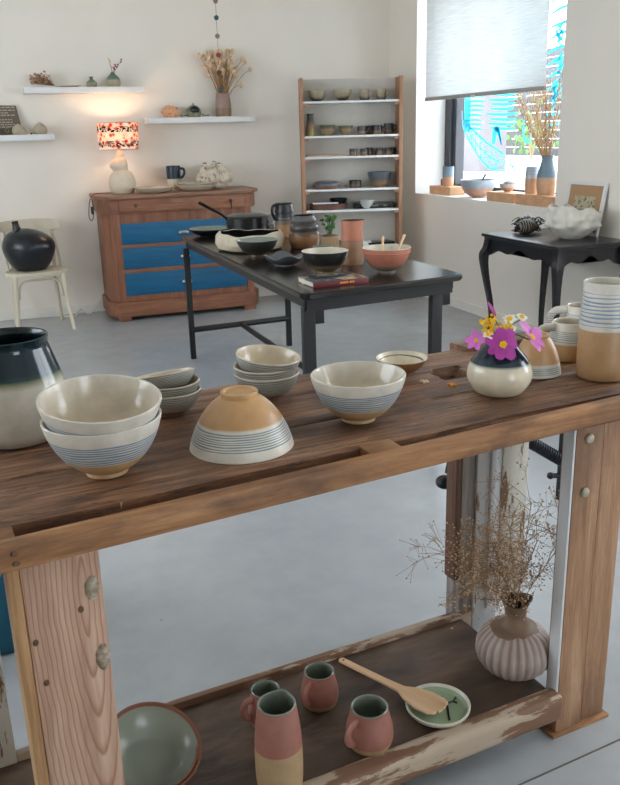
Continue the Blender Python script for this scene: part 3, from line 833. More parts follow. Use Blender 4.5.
# wooden fork-spoon
p0 = Vector((.703, 1.735, 0)); p1 = Vector((.835, 1.432, 0)); d = (p1-p0); L = d.length; az = math.atan2(d.y, d.x)
t = thing('wooden_spoon', 'pale wooden serving spoon with slotted tip resting on the green dish', 'spoon', (p0.x, p0.y, SZ+.003), rot=(0, R_(-4.2), az))
bm = BM(); outl = [(0, -.008), (-.004, 0), (0, .008), (.15, .009), (.205, .012), (.235, .028), (.275, .037), (.31, .034), (.325, .028)]
outl += [(.326, .018), (.290, .0165), (.290, .0130), (.329, .0125), (.331, .0025), (.293, .002), (.293, -.0015), (.331, -.002), (.329, -.0115), (.290, -.0125), (.290, -.016), (.325, -.0165), (.323, -.026)]
outl += [(.31, -.034), (.275, -.036), (.235, -.027), (.205, -.012), (.15, -.009)]
s = L/.331
prism(bm, [(x*s, y) for x, y in outl], 0, .006)
bmesh.ops.triangulate(bm, faces=[f for f in bm.faces if len(f.verts) > 4])
obj('spoon_body', bm, M['spoonwood'], t, smooth=False)
bm = BM(); tube(bm, [(.010, 0, .0045), (.010, 0, .0068)], .003, 12); obj('hanging_hole', bm, M['brownwood'], t)
# pumpkin vase
n = NT('fluted_mauve_glaze')
sep = n.n('ShaderNodeSeparateXYZ'); n.l(n.tc(), sep.inputs[0])
at = n.math('ARCTAN2', sep.outputs[1], sep.outputs[0])
fl = n.math('SINE', n.math('ADD', n.math('MULTIPLY', at, 26), n.math('MULTIPLY', n.noise(6, 3), 4)))
nz = n.noise(10, 4)
f2 = n.math('ADD', n.math('MULTIPLY', fl, .25), n.math('MULTIPLY', nz, 1.0))
cbody = n.ramp(f2, [(.15, srgb(128, 108, 98)), (.5, srgb(156, 138, 130)), (.9, srgb(178, 163, 155))])
zz = n.math('ADD', sep.outputs[2], n.math('MULTIPLY', n.math('SUBTRACT', n.noise(14, 2), .5), .04))
mk = n.math('GREATER_THAN', zz, .124)
n.set(n.mix(mk, cbody, srgb(114, 90, 70)), .55); n.bump(n.noise(50, 4), .15, .003); M['pumpkin'] = n.m
pv = thing('pumpkin_vase', 'round fluted mauve vase holding dried baby breath on the low shelf', 'vase', (1.096, 1.538, SZ))
def flute(co, a):
    r = math.hypot(co.x, co.y)
    if r > .055 and co.z < .14:
        k = 1+.028*math.cos(a*26)*min(1, (r-.05)/.03); co = Vector((co.x*k, co.y*k, co.z))
    if co.z > .17:
        k = 1+.10*math.cos(a*1-1.0)+.05*math.cos(3*a); co = Vector((co.x*k, co.y*k, co.z+.004*math.cos(a*2+1)))
    return co
obj('vase_body', pot_mesh([(.040, 0), (.058, .004), (.084, .030), (.0935, .062), (.086, .095), (.064, .120), (.040, .132), (.029, .148), (.026, .165), (.034, .188), (.040, .200)], seg=156, fn=flute), [M['pumpkin'], plain('brown_inner', srgb(70, 50, 36), .6)], pv)
# gypsophila sprigs
def gyps(label, tip, rad, nb, seed, group):
    rr = random.Random(seed)
    t = thing('dried_gypsophila', label, 'dried flower', (1.096+rr.uniform(-.008, .008), 1.538+rr.uniform(-.008, .008), SZ+.07), group=group)
    tip = Vector(tip); st = BM(); bd = BM()
    base = [(0, 0, 0), tuple(Vector((tip.x*.12, tip.y*.12, .12))), tuple(tip*.55+Vector((0, 0, .05))), tuple(tip)]
    main = spl(base, 8); tube(st, main, [.0016]*12+[.0010]*30, 5)
    mv = [Vector(p) for p in main]
    for k in range(nb):
        f = rr.uniform(.45, 1.0); a = mv[min(len(mv)-1, int(f*len(mv)))]
        e = a+Vector((rr.gauss(0, 1), rr.gauss(0, 1), rr.gauss(.35, .8)))*rad*(.35+.5*f)*.7
        m = (a+e)/2+Vector((rr.gauss(0, .1), rr.gauss(0, .1), .25))*rad*.25
        tube(st, [a, m, e], [.0009, .0007, .0005], 4)
        for q in range(rr.randint(6, 9)):
            e2 = e+Vector((rr.gauss(0, 1), rr.gauss(0, 1), rr.gauss(.3, 1)))*rad*.20
            tube(st, [m.lerp(e, rr.uniform(.4, 1)), e2], .0004, 3)
            ball(bd, e2, rr.uniform(.0015, .0029), 1)
    obj('stem', st, M['stembrown'], t); b = obj('flower_buds', bd, M['seedpale'], t)
    tag(b, kind='stuff')
gl_ = 'brown dried gypsophila sprigs in the pumpkin vase'
gyps('dried gypsophila sprig spreading far to the left', (-.19, .02, .29), .085, 26, 1, gl_)
gyps('dried gypsophila sprig drooping low to the left', (-.20, -.03, .20), .055, 14, 2, gl_)
gyps('dense brown gypsophila sprig left of the vase neck', (-.13, .03, .32), .095, 38, 3, gl_)
gyps('dense brown gypsophila sprig leaning slightly left', (-.095, 0, .35), .095, 38, 4, gl_)
gyps('dried gypsophila sprig rising over the white leg', (-.015, .02, .32), .085, 30, 5, gl_)
gyps('tallest dried gypsophila sprig reaching toward the bolts', (.035, .01, .38), .08, 20, 6, gl_)
gyps('dried gypsophila sprig spreading right toward the bench leg', (.135, -.01, .295), .075, 22, 7, gl_)
gyps('thin dried gypsophila sprig right of the vase neck', (.085, .03, .26), .07, 16, 8, gl_)
gyps('short dense gypsophila sprig behind the others', (-.125, .05, .215), .08, 30, 9, gl_)

# teal crate behind bench left
cr = thing('teal_cabinet', 'teal painted cabinet on the floor behind the left bench leg', 'cabinet', (-.30, 2.45, 0))
bm = BM(); box(bm, -.25, .225, -.13, .2, .0, .50, .006); obj('cabinet_body', bm, M['teal'], cr)
bm = BM(); box(bm, -.235, .21, -.142, -.13, .02, .48, .003); obj('door', bm, M['teal'], cr)
bm = BM(); ball(bm, (.18, -.155, .28), .014, 2); obj('knob', bm, M['steel'], cr)

# ------------------------------------------------------------------ black steel table
TZ = .82
tbt = thing('black_table', 'long black table in the middle of the room covered with pottery', 'table', (1.555, 4.4, 0))
def tp(x, y): return (x-1.555, y-4.4)
bm = BM(); prism(bm, [tp(1.175, 3.185), tp(1.19, 3.18), tp(1.95, 3.285), tp(1.975, 3.31), tp(1.985, 5.56), tp(1.16, 5.56), tp(1.15, 3.21)], TZ-.028, TZ, bev=.006)
obj('tabletop', bm, M['tabletop'], tbt)
bm = BM()
prism(bm, [tp(1.18, 3.215), tp(1.93, 3.32), tp(1.93, 3.345), tp(1.18, 3.24)], TZ-.085, TZ-.028)
prism(bm, [tp(1.18, 3.22), tp(1.205, 3.22), tp(1.205, 5.5), tp(1.18, 5.5)], TZ-.072, TZ-.028)
prism(bm, [tp(1.925, 3.35), tp(1.95, 3.35), tp(1.95, 5.5), tp(1.925, 5.5)], TZ-.072, TZ-.028)
prism(bm, [tp(1.18, 5.475), tp(1.95, 5.475), tp(1.95, 5.5), tp(1.18, 5.5)], TZ-.072, TZ-.028)
obj('apron', bm, M['tablemetal'], tbt)
for (x, y) in ((1.20, 3.26), (1.865, 3.36), (1.165, 5.45), (1.875, 5.50)):
    bm = BM(); cx, cy = tp(x, y); w = .026 if y < 4 else .018
    box(bm, cx-w, cx+w, cy-w*.8, cy+w*.8, 0, TZ-.07, .003); obj('leg', bm, M['tablemetal'], tbt)
for x, s in ((1.246, 1), (1.911, 1)):
    bm = BM(); cx, cy = tp(x, 3.27 if s == 1 and x < 1.5 else 3.37)
    box(bm, cx-.02, cx+.02, cy-.03, cy-.01, TZ-.145, TZ-.07, .003)
    prism(bm, [(cx-.02, cy-.028), (cx+.02, cy-.028), (cx+.02, cy-.012), (cx-.02, cy-.012)], TZ-.085, TZ-.07)
    obj('corner_bracket', bm, M['tablemetal'], tbt)
bm = BM(); c0 = tp(1.165, 5.45); c1 = tp(1.875, 5.50)
tube(bm, [(c0[0], c0[1], .20), (c1[0], c1[1], .20)], .020, 8); obj('stretcher', bm, M['tablemetal'], tbt)
bm = BM(); c2 = ((c0[0]+c1[0])/2, (c0[1]+c1[1])/2); c3 = tp(1.53, 3.31)
tube(bm, [(c2[0], c2[1], .20), (c3[0], c3[1], .20)], .018, 8); obj('stretcher', bm, M['tablemetal'], tbt)
bm = BM(); c0 = tp(1.20, 3.26); c1 = tp(1.865, 3.36)
tube(bm, [(c0[0], c0[1], .20), (c1[0], c1[1], .20)], .018, 8); obj('stretcher', bm, M['tablemetal'], tbt)

BLK = plain('black_glaze', srgb(18, 20, 22), .28, .2)
GRIN = plain('grey_green_bowl_inner', srgb(128, 138, 128), .25, .12)
CRIN = plain('pale_bowl_inner', srgb(196, 188, 170), .3, .1)
t = thing('shallow_bowl', 'wide shallow black bowl with grey inside at the far left table corner', 'bowl', (1.335, 5.44, TZ))
obj('bowl_body', bowl_mesh(.142, .050, fr=.5, k=.6), [BLK, GRIN], t)
# pan
pn = thing('ceramic_saucepan', 'black lidded saucepan with long upward handle on the black table', 'saucepan', (1.560, 5.36, TZ))
obj('pan_body', pot_mesh([(.115, 0), (.125, .005), (.132, .04), (.133, .115)], th=.007), [BLK, BLK], pn)
bm = BM(); lathe(bm, [(0, .118), (.128, .118), (.130, .125), (.115, .133), (0, .136)], 48); obj('lid', bm, plain('lid_glaze', srgb(62, 64, 60), .35, .2), pn)
bm = BM(); tube(bm, [(-.115, 0, .10), (-.17, .0, .145), (-.31, .02, .225)], [.022, .018, .023], 10, flat=.5); obj('pan_handle', bm, BLK, pn)
# textured glass jar
n = NT('frosted_glass'); f = n.noise(60, 3); n.set(n.ramp(f, [(.3, srgb(120, 122, 118)), (.7, srgb(190, 192, 188))]), .25); n.bump(f, .8, .004); GJ = n.m
t = thing('textured_jar', 'small pale textured jar between the saucepan and the dark jug', 'jar', (1.745, 5.40, TZ))
obj('jar_body', pot_mesh([(.032, 0), (.042, .006), (.046, .05), (.040, .095), (.034, .115)]), [GJ, GJ], t)
# cream freeform bowl
CB = glaze('cream_rough_glaze', [(0, srgb(196, 182, 160)), (.1, srgb(206, 194, 172))], .1, .7, bump=.3)
t = thing('freeform_bowl', 'large cream bowl with uneven rim and dark inside on the black table', 'bowl', (1.372, 4.66, TZ))
def wob(co, a):
    k = 1+.03*math.cos(3*a)+.02*math.sin(5*a); zz = co.z
    if zz > .05: zz += .006*math.cos(2*a+1)+.003*math.cos(7*a)
    return Vector((co.x*k, co.y*k, zz))
obj('bowl_body', lathe(BM(), [(0, 0), (.15, 0), (.185, .012), (.2, .04), (.195, .075), (.175, .098), (.165, .096), (.178, .07), (.183, .04), (.165, .02), (0, .014)], 72, split=6, fn=wob), [CB, BLK], t)
# dark bowl in front
DB = glaze('dark_banded_glaze', [(0, srgb(92, 76, 56)), (.030, srgb(88, 74, 56)), (.034, srgb(56, 52, 44)), (.05, srgb(46, 46, 42)), (.085, srgb(52, 52, 46)), (.095, srgb(120, 122, 106))], .095, .3)
db = thing('banded_bowl', 'dark banded bowl in front of the large cream bowl', 'bowl', (1.318, 4.345, TZ), group='dark bowls on the black table')
obj('bowl_body', bowl_mesh(.112, .09, fr=.4, fh=.12, k=.6), [DB, GRIN], db)
o = thing('banded_bowl', 'black banded bowl with pale inside just behind the book', 'bowl', (1.434, 3.645, TZ), group='dark bowls on the black table')
DB2 = glaze('black_tan_banded_glaze', [(0, srgb(120, 100, 74)), (.040, srgb(116, 98, 74)), (.045, srgb(44, 42, 40)), (.095, srgb(40, 40, 38)), (.104, srgb(52, 60, 54))], .105, .3)
obj('bowl_body', bowl_mesh(.110, .104, fr=.36, fh=.09, k=.65), [DB2, CRIN], o)
# grey freeform dish
t = thing('folded_dish', 'low grey dish with folded irregular rim on the black table', 'dish', (1.345, 3.965, TZ))
GY = plain('slate_glaze', srgb(76, 78, 82), .4, .15)
def fold(co, a):
    k = 1+.10*math.cos(4*a+.5); return Vector((co.x*k, co.y*k, co.z*(1+.22*math.cos(4*a+.5))))
obj('dish_body', bowl_mesh(.098, .048, fr=.42, k=.5, fn=fold), [GY, plain('slate_inner', srgb(92, 94, 98), .35, .12)], t)
# jug with handle
JG = glaze('two_tone_jug_glaze', [(0, srgb(166, 124, 84)), (.075, srgb(160, 118, 80)), (.082, srgb(110, 96, 80)), (.12, srgb(96, 92, 86)), (.124, srgb(36, 40, 46)), (.21, srgb(30, 34, 40))], .21, .4)
t = thing('tall_mug', 'tall dark and tan lidded jug with handle at the far side of the table', 'jug', (1.745, 5.13, TZ))
obj('jug_body', pot_mesh([(.054, 0), (.060, .006), (.062, .06), (.061, .10), (.058, .104), (.062, .110), (.058, .15), (.062, .156), (.054, .20), (.050, .205)], depth=.3), [JG, BLK], t)
bm = BM(); lathe(bm, [(0, .204), (.052, .204), (.054, .212), (0, .216)], 32); obj('lid', bm, BLK, t)
bm = BM(); mug_handle(bm, .058, .11, .20, .038, R_(200), .008, flat=1.3); obj('handle', bm, BLK, t)
# ridged vase
RV = glaze('ridged_vase_glaze', [(0, srgb(148, 106, 72)), (.065, srgb(156, 112, 78)), (.078, srgb(110, 84, 66)), (.095, srgb(78, 68, 62)), (.13, srgb(70, 66, 66)), (.16, srgb(98, 96, 96)), (.185, srgb(70, 72, 78))], .185, .35)
t = thing('ridged_vase', 'broad ridged vase fading from tan to slate on the black table', 'vase', (1.668, 4.56, TZ))
obj('vase_body', pot_mesh([(.068, 0), (.078, .006), (.087, .04), (.086, .08), (.078, .092), (.079, .098), (.082, .115), (.076, .130), (.068, .136), (.070, .145), (.071, .158), (.062, .172), (.060, .182)]), [RV, BLK], t)
# pitcher
PT = glaze('terracotta_pitcher_glaze', [(0, srgb(150, 112, 84)), (.118, srgb(154, 116, 88)), (.121, srgb(178, 112, 86)), (.22, srgb(186, 120, 92))], .22, .5)
t = thing('pitcher', 'terracotta pitcher with pouring lip between the two big bowls', 'pitcher', (1.652, 3.83, TZ))
obj('pitcher_body', pot_mesh([(.050, 0), (.055, .005), (.0575, .05), (.055, .12), (.0525, .18), (.054, .215)], fn=spout_fn(R_(-10), .28, .18, .216, .3)), [PT, plain('pitcher_inner', srgb(90, 60, 48), .5)], t)
bm = BM(); lathe(bm, [(.0553, .118), (.0572, .120), (.0553, .122)], 48); obj('ridge', bm, PT, t)
# pink pot and plant
t = thing('small_pot', 'small pinkish pot behind the black banded bowl', 'pot', (1.600, 4.10, TZ))
obj('pot_body', pot_mesh([(.045, 0), (.052, .005), (.055, .04), (.053, .062)]), [glaze('pinkish_pot_glaze', [(0, srgb(160, 120, 96)), (.06, srgb(172, 126, 106))], .06, .5), GRIN], t)
t = thing('plant_pot', 'little pot with bright green leaves left of the terracotta pitcher', 'potted plant', (1.735, 4.33, TZ))
obj('pot', pot_mesh([(.040, 0), (.046, .005), (.050, .07), (.048, .085)]), [glaze('tan_pot_glaze', [(0, srgb(166, 138, 100)), (.08, srgb(160, 132, 98))], .085, .6), BLK], t)
bm = BM(); ball(bm, (0, 0, .086), .046, 2, 0, (1, 1, .18)); obj('soil', bm, M['brownwood'], t)
bm = BM()
for k in range(26):
    a = random.random()*6.28; r = .05*random.random(); h = .10+.075*random.random()
    tube(bm, [(r*.2*math.cos(a), r*.2*math.sin(a), .085), (r*math.cos(a), r*math.sin(a), h+.02)], .0018, 4)
    ball(bm, (r*math.cos(a), r*math.sin(a), h+.02), .016, 1, 0, (1, .8, .4), M=Matrix.Rotation(a, 3, 'Z') @ Matrix.Rotation(.7, 3, 'X'))
obj('leaves', bm, M['green'], t)
# pink mixing bowl with two spoons
PB = glaze('salmon_bowl_glaze', [(0, srgb(122, 108, 92)), (.036, srgb(126, 110, 94)), (.039, srgb(170, 108, 88)), (.12, srgb(188, 120, 98))], .12, .45)
t = thing('mixing_bowl', 'large salmon pink bowl near the front right corner of the black table', 'bowl', (1.690, 3.515, TZ))
obj('bowl_body', bowl_mesh(.113, .115, fr=.36, fh=.08, k=.7, fn=spout_fn(R_(10), .10, .085, .115, .3)), [PB, CRIN], t)
bm = BM(); lathe(bm, [(.1085, .092), (.1125, .095), (.1105, .098)], 56); obj('ridge', bm, PB, t)
for i, (x, lean) in enumerate(((1.655, .02), (1.695, .09))):
    s_ = thing('bowl_spoon', ['left wooden stick standing upright in the salmon pink bowl', 'right wooden stick leaning in the salmon pink bowl'][i], 'spoon', (x, 3.50, TZ+.022), group='sticks in the pink bowl')
    bm = BM(); tube(bm, [(0, 0, 0), (lean*.5, .01, .065), (lean, .02, .145)], [.004, .005, .006], 8); obj('spoon_handle', bm, M['spoonwood'], s_)
    bm = BM(); ball(bm, (0, 0, .004), .013, 2, 0, (1, .8, .25)); obj('spoon_head', bm, M['spoonwood'], s_)
# book
bk = thing('book', 'large book with dark cover and dark red spine lying on the table', 'book', (1.365, 3.385, TZ), rz=R_(2))
bm = BM(); box(bm, -.13, .13, -.088, .095, .0215, .0245, .001); box(bm, -.13, .13, -.088, .095, 0, .003, .001)
n = NT('book_cover'); f = n.noise(14, 3, .5); g = n.noise(22, 4)
c = n.ramp(f, [(.40, srgb(38, 42, 52)), (.52, srgb(50, 54, 62)), (.56, srgb(196, 190, 178)), (.60, srgb(150, 124, 70)), (.66, srgb(60, 64, 60))], 'CONSTANT'); n.set(c, .3)
obj('cover', bm, n.m, bk)
bm = BM(); box(bm, -.13, .13, -.0905, -.087, 0, .0245, .001); obj('spine', bm, plain('dark_red_spine', srgb(96, 28, 30), .45, .1), bk)
bm = BM(); box(bm, -.125, .125, -.086, .090, .003, .0215); obj('pages', bm, plain('page_edges', srgb(206, 198, 184), .8, .04), bk, smooth=False)
bm = BM()
x = -.005
for w in (.006, .005, .007, .005, .007, -.006, .006, .005, .007):
    if w < 0: x += .006; continue
    box(bm, x, x+w, -.0911, -.0904, .008, .016); x += w+.002
obj('spine_lettering', bm, M['orangepetal'], bk, smooth=False)

# ------------------------------------------------------------------ commode
CZ = 1.016
cm = thing('commode', 'wooden commode with blue drawers under the lamp against the back wall', 'commode', (1.46, 6.9, 0))
cm.scale = (1, 1, 1.018)
def cp(x, y): return (x-1.46, y-6.9)
bm = BM(); prism(bm, [cp(.835, 7.41), cp(.835, 7.02), cp(.905, 6.905), cp(2.02, 6.905), cp(2.09, 7.02), cp(2.09, 7.41)], .155, .86, bev=.004)
obj('body', bm, M['commodez'], cm)
bm = BM(); prism(bm, [cp(.815, 7.42), cp(.80, 7.0), cp(.885, 6.88), cp(2.045, 6.88), cp(2.12, 7.0), cp(2.12, 7.42)], .855, .972, bev=.006); obj('frieze', bm, M['commode'], cm)
bm = BM(); prism(bm, [cp(.79, 7.43), cp(.775, 6.99), cp(.87, 6.855), cp(2.06, 6.855), cp(2.15, 6.99), cp(2.15, 7.43)], .970, .998, bev=.007); obj('top_board', bm, M['commodetop'], cm)
bm = BM(); prism(bm, [cp(.815, 7.42), cp(.81, 7.0), cp(.87, 6.87), cp(2.06, 6.87), cp(2.12, 7.0), cp(2.12, 7.42)], .035, .155, bev=.008); obj('plinth', bm, M['commode'], cm)
for (x0, x1, y0, y1) in ((.88, .98, 6.885, 6.98), (1.95, 2.05, 6.885, 6.98), (.83, .93, 7.3, 7.4), (2.0, 2.1, 7.3, 7.4)):
    bm = BM(); box(bm, x0-1.46, x1-1.46, y0-6.9, y1-6.9, 0, .04, .003); obj('foot', bm, M['commode'], cm)
def cup_pull(bm, x, z):
    for i in range(9):
        pass
    tube(bm, spl([(x-.035, -.012, z-.004), (x-.03, -.03, z+.004), (x, -.038, z+.008), (x+.03, -.03, z+.004), (x+.035, -.012, z-.004)], 5), .010, 8, flat=1.2)
for k, (z0, z1, mt) in enumerate(((.868, .962, 'commode'), (.612, .778, 'bluedrawer'), (.418, .587, 'bluedrawer'), (.205, .386, 'bluedrawer'))):
    bm = BM(); x0, x1 = (.955, 1.985) if k == 0 else (.955, 1.985); yy = -.032 if k == 0 else -.008
    box(bm, x0-1.46, x1-1.46, yy, yy+.03, z0, z1, .004); dr = obj('drawer', bm, M[mt], cm)
    if k:
        dr['label'] = 'blue drawer front'
        bm = BM(); cup_pull(bm, 0, (z0+z1)/2-.01)
        obj('cup_handle', bm, M['steel'], dr)
    else:
        for x in (1.085, 1.87):
            bm = BM(); prism(bm, [(x-1.46-.018, .915), (x-1.46, .895), (x-1.46+.018, .915), (x-1.46, .935)], 0, .004)
            bmesh.ops.transform(bm, matrix=Matrix(((1, 0, 0, 0), (0, 0, 1, -.037), (0, 1, 0, 0), (0, 0, 0, 1))), verts=bm.verts)
            bmesh.ops.recalc_face_normals(bm, faces=bm.faces)
            obj('keyhole_plate', bm, M['brownwood'], dr)
        bm = BM(); tube(bm, [(1.87-1.46, -.04, .925), (1.87-1.46, -.055, .925), (1.87-1.46, -.056, .85)], .004, 6); obj('key', bm, M['iron'], dr)
bm = BM()
for z0, z1 in ((.587, .612), (.386, .418)): box(bm, .93-1.46, 2.005-1.46, -.012, .01, z0, z1, .003)
obj('drawer_rail', bm, M['commode'], cm)
for x in (.895, 1.99):
    bm = BM(); box(bm, x-1.46, x+.06-1.46, -.008, .02, .155, .858, .004); obj('corner_post', bm, M['commodez'], cm)

# lamp
LM = Vector((1.04, 7.16, CZ))
lp = thing('table_lamp', 'cream gourd lamp with lit red and black floral shade on the commode', 'lamp', LM)
LB = plain('cream_bisque', srgb(214, 202, 180), .6, .05, 20, .05)
def lean(co, a):
    z = co.z
    sh_ = .018*math.sin(min(1, max(0, (z-.17)/.13))*math.pi)
    return Vector((co.x-sh_, co.y, z+ .12*co.x*max(0, min(1, (z-.15)/.1))))
obj('lamp_base', lathe(BM(), [(0, 0), (.075, 0)]+spl([(.085, .004), (.108, .05), (.108, .10), (.088, .155), (.062, .180), (.066, .200), (.072, .228), (.058, .265), (.036, .285), (.033, .300), (.027, .325), (.016, .345)], 5)+[(0, .347)], 48, fn=lean), LB, lp)
n = NT('floral_shade')
v1 = n.n('ShaderNodeTexVoronoi'); n.l(n.tc(), v1.inputs[0]); v1.inputs['Scale'].default_value = 26
c = n.ramp(v1.outputs['Distance'], [(0, srgb(150, 30, 26)), (.14, srgb(222, 84, 58)), (.34, srgb(236, 120, 92)), (.40, srgb(246, 222, 202)), (.7, srgb(250, 238, 224))])
sep = n.n('ShaderNodeSeparateXYZ'); n.l(n.tc(), sep.inputs[0])
nn = n.noise(20, 2, .5, None, 1.6)
row = n.math('ABSOLUTE', n.math('SUBTRACT', n.math('ABSOLUTE', n.math('SUBTRACT', sep.outputs[2], .100)), .056))
rm = n.math('LESS_THAN', row, .022)
blk = n.math('MULTIPLY', rm, n.math('LESS_THAN', n.math('ABSOLUTE', n.math('SUBTRACT', nn, .5)), .055))
c = n.mix(blk, c, (.01, .008, .008))
n.set(c, .9)
tl = n.n('ShaderNodeBsdfTranslucent'); n.l(c, tl.inputs[0])
mx = n.n('ShaderNodeMixShader'); mx.inputs[0].default_value = .38
n.l(n.b.outputs[0], mx.inputs[1]); n.l(tl.outputs[0], mx.inputs[2]); n.l(mx.outputs[0], n.out.inputs[0])
M['shade'] = n.m
shd = obj('lamp_shade', lathe(BM(), [(.158, 0), (.164, .207), (.162, .207), (.156, 0), (.158, 0)], 64), M['shade'], lp, loc=(0, 0, .348))
bm = BM()
for z, r in ((0, .158), (.207, .163)):
    tube(bm, [(r*math.cos(a*math.pi/24), r*math.sin(a*math.pi/24), .348+z) for a in range(49)], .0022, 6); obj('shade_ring', bm, M['steel'], lp); bm = BM()
for k in range(3): tube(bm, [(0, 0, .36), (.157*math.cos(k*2.09), .157*math.sin(k*2.09), .352)], .0018, 5)
obj('shade_carrier', bm, M['steel'], lp)
n = NT('bulb_glow'); n.set((1, .8, .55), .5); n.b.inputs['Emission Color'].default_value = (1, .62, .3, 1); n.b.inputs['Emission Strength'].default_value = 3
bm = BM(); ball(bm, (0, 0, .43), .026, 3); tube(bm, [(0, 0, .34), (0, 0, .41)], .014, 10); obj('bulb', bm, n.m, lp)
cb = thing('lamp_cord', 'dark red lamp cord with black switch hanging at the commode corner', 'cord', (.79, 7.12, CZ))
bm = BM(); tube(bm, spl([(.15, .05, .006), (.06, -.02, .012), (.0, -.03, .004), (-.035, -.03, -.05), (-.05, -.02, -.16), (-.035, -.02, -.20), (-.018, -.02, -.18)], 8), .004, 6)
tube(bm, spl([(-.018, -.02, -.18), (-.01, -.02, -.10), (-.012, .0, -.03)], 6), .004, 6)
obj('cable', bm, M['cable'], cb)
bm = BM(); box(bm, -.030, -.008, -.03, -.012, -.15, -.09, .004); obj('switch', bm, M['blackplastic'], cb)
# white extension cable on floor
bm = BM(); tube(bm, spl([(.12, 7.39, .008), (.4, 7.37, .008), (.55, 7.3, .008), (.62, 7.38, .05), (.68, 7.33, .01), (.76, 7.38, .06), (.80, 7.40, .12)], 8), .006, 6)
tag(obj('floor_cable', bm, M['whiteplastic']), 'white electric cable along the foot of the back wall', 'cable')
# plates
PL = plain('oatmeal_plate', srgb(190, 178, 158), .5, .06, 20)
pl = thing('plate', 'single oatmeal plate next to the lamp on the commode', 'plate', (1.275, 7.06, CZ), group='plates on the commode')
pl.scale = (1, 1, 1.5)
obj('plate_body', lathe(BM(), [(0, 0), (.10, 0), (.135, .010), (.155, .028), (.153, .031), (.132, .016), (.1, .008), (0, .007)], 56), PL, pl)
dup(pl, (1.635, 7.08, CZ), 'bottom plate of the two-plate stack before the pod sculpture')
dup(pl, (1.63, 7.08, CZ+.026), 'top plate of the two-plate stack before the pod sculpture', scale=(.93, .93, 1.3))
MC = glaze('navy_cream_mug_glaze', [(0, srgb(200, 192, 168)), (.078, srgb(204, 196, 172)), (.084, srgb(60, 84, 96)), (.09, srgb(18, 44, 66)), (.17, srgb(16, 38, 58))], .17, .25)
t = thing('tall_mug', 'tall navy and cream mug standing on the commode behind the plates', 'mug', (1.495, 7.28, CZ)); t.scale = (1.05, 1.05, 1.13)
obj('mug_body', pot_mesh([(.050, 0), (.054, .004), (.056, .08), (.057, .175)]), [MC, DIN], t)
bm = BM(); mug_handle(bm, .054, .085, .155, .034, R_(-8), .007, flat=1.4); obj('handle', bm, MC, t)
# pod sculpture
n = NT('speckled_pod'); f = n.noise(26, 5, .7); n.set(n.ramp(f, [(.36, srgb(110, 92, 74)), (.44, srgb(196, 184, 164)), (.7, srgb(218, 208, 190))]), .6); n.bump(f, .3, .004); M['pod'] = n.m
t = thing('pod_sculpture', 'speckled cream sculpture of fused pods with dark mouths on the commode', 'sculpture', (1.815, 7.14, CZ))
bm = BM()
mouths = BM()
for (x, y, tx, ty, h, r) in ((-.09, -.02, -.075, .01, .215, .070), (-.03, -.05, -.01, .0, .185, .065), (.0, .03, .01, .03, .225, .068), (.055, -.03, .045, .0, .21, .072), (.095, .02, .06, .02, .20, .066)):
    pts = spl([(x, y, .04), (x*1.05, y, .085), (x*.8+tx*.2, y*.7+ty*.3, .145), (tx, ty, h-.012), (tx, ty, h)], 5)
    rr = [r[0] for r in spl([(r*.55,), (r,), (r*.72,), (r*.28,), (r*.26,)], 5)]
    tube(bm, pts, rr, 20)
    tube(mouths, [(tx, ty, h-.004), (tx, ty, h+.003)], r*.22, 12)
ball(bm, (.0, 0, .045), .1, 3, 0, (1.35, .8, .45))
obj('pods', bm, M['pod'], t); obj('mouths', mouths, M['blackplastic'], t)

# ------------------------------------------------------------------ wall shelves and their things
def wall_shelf(label, x0, x1, z1, th=.046, y0=7.24):
    t = thing('wall_shelf', label, 'shelf', ((x0+x1)/2, YB, z1), group='white floating wall shelves')
    h = (x1-x0)/2
    bm = BM(); box(bm, -h, h, y0-YB, 0, -th, 0, .003); obj('shelf_board', bm, M['shelfwhite'], t)
ZA, ZB, ZCc = 1.850, 1.498, 1.604
wall_shelf('white wall shelf with dried flowers and bud vases above the lamp', .36, 1.295, ZA)
wall_shelf('white wall shelf cut by the left edge holding a dark sign', -.45, .55, ZB)
wall_shelf('white wall shelf with dried poppies right of the lamp', 1.31, 2.235, ZCc)
YS = 7.33
GV = glaze('sage_glaze', [(0, srgb(160, 150, 118)), (.03, srgb(146, 144, 116)), (.05, srgb(104, 122, 98)), (.11, srgb(96, 116, 96))], .11, .4)
t = thing('mini_vase', 'tiny sage green bottle vase on the shelf above the lamp', 'vase', (.893, YS, ZA))
obj('vase_body', pot_mesh([(.028, 0), (.036, .004), (.043, .022), (.038, .042), (.018, .056), (.013, .068), (.017, .078)]), [GV, BLK], t)
GV2 = glaze('sage_top_glaze', [(0, srgb(176, 164, 138)), (.05, srgb(172, 162, 138)), (.06, srgb(104, 128, 110)), (.11, srgb(84, 110, 98))], .11, .4)
t = thing('bud_vase', 'round sage and beige vase with a red sprig on the upper shelf', 'vase', (1.066, YS, ZA))
obj('vase_body', pot_mesh([(.040, 0), (.050, .004), (.058, .035), (.050, .070), (.025, .095), (.017, .103), (.018, .110)]), [GV2, BLK], t)
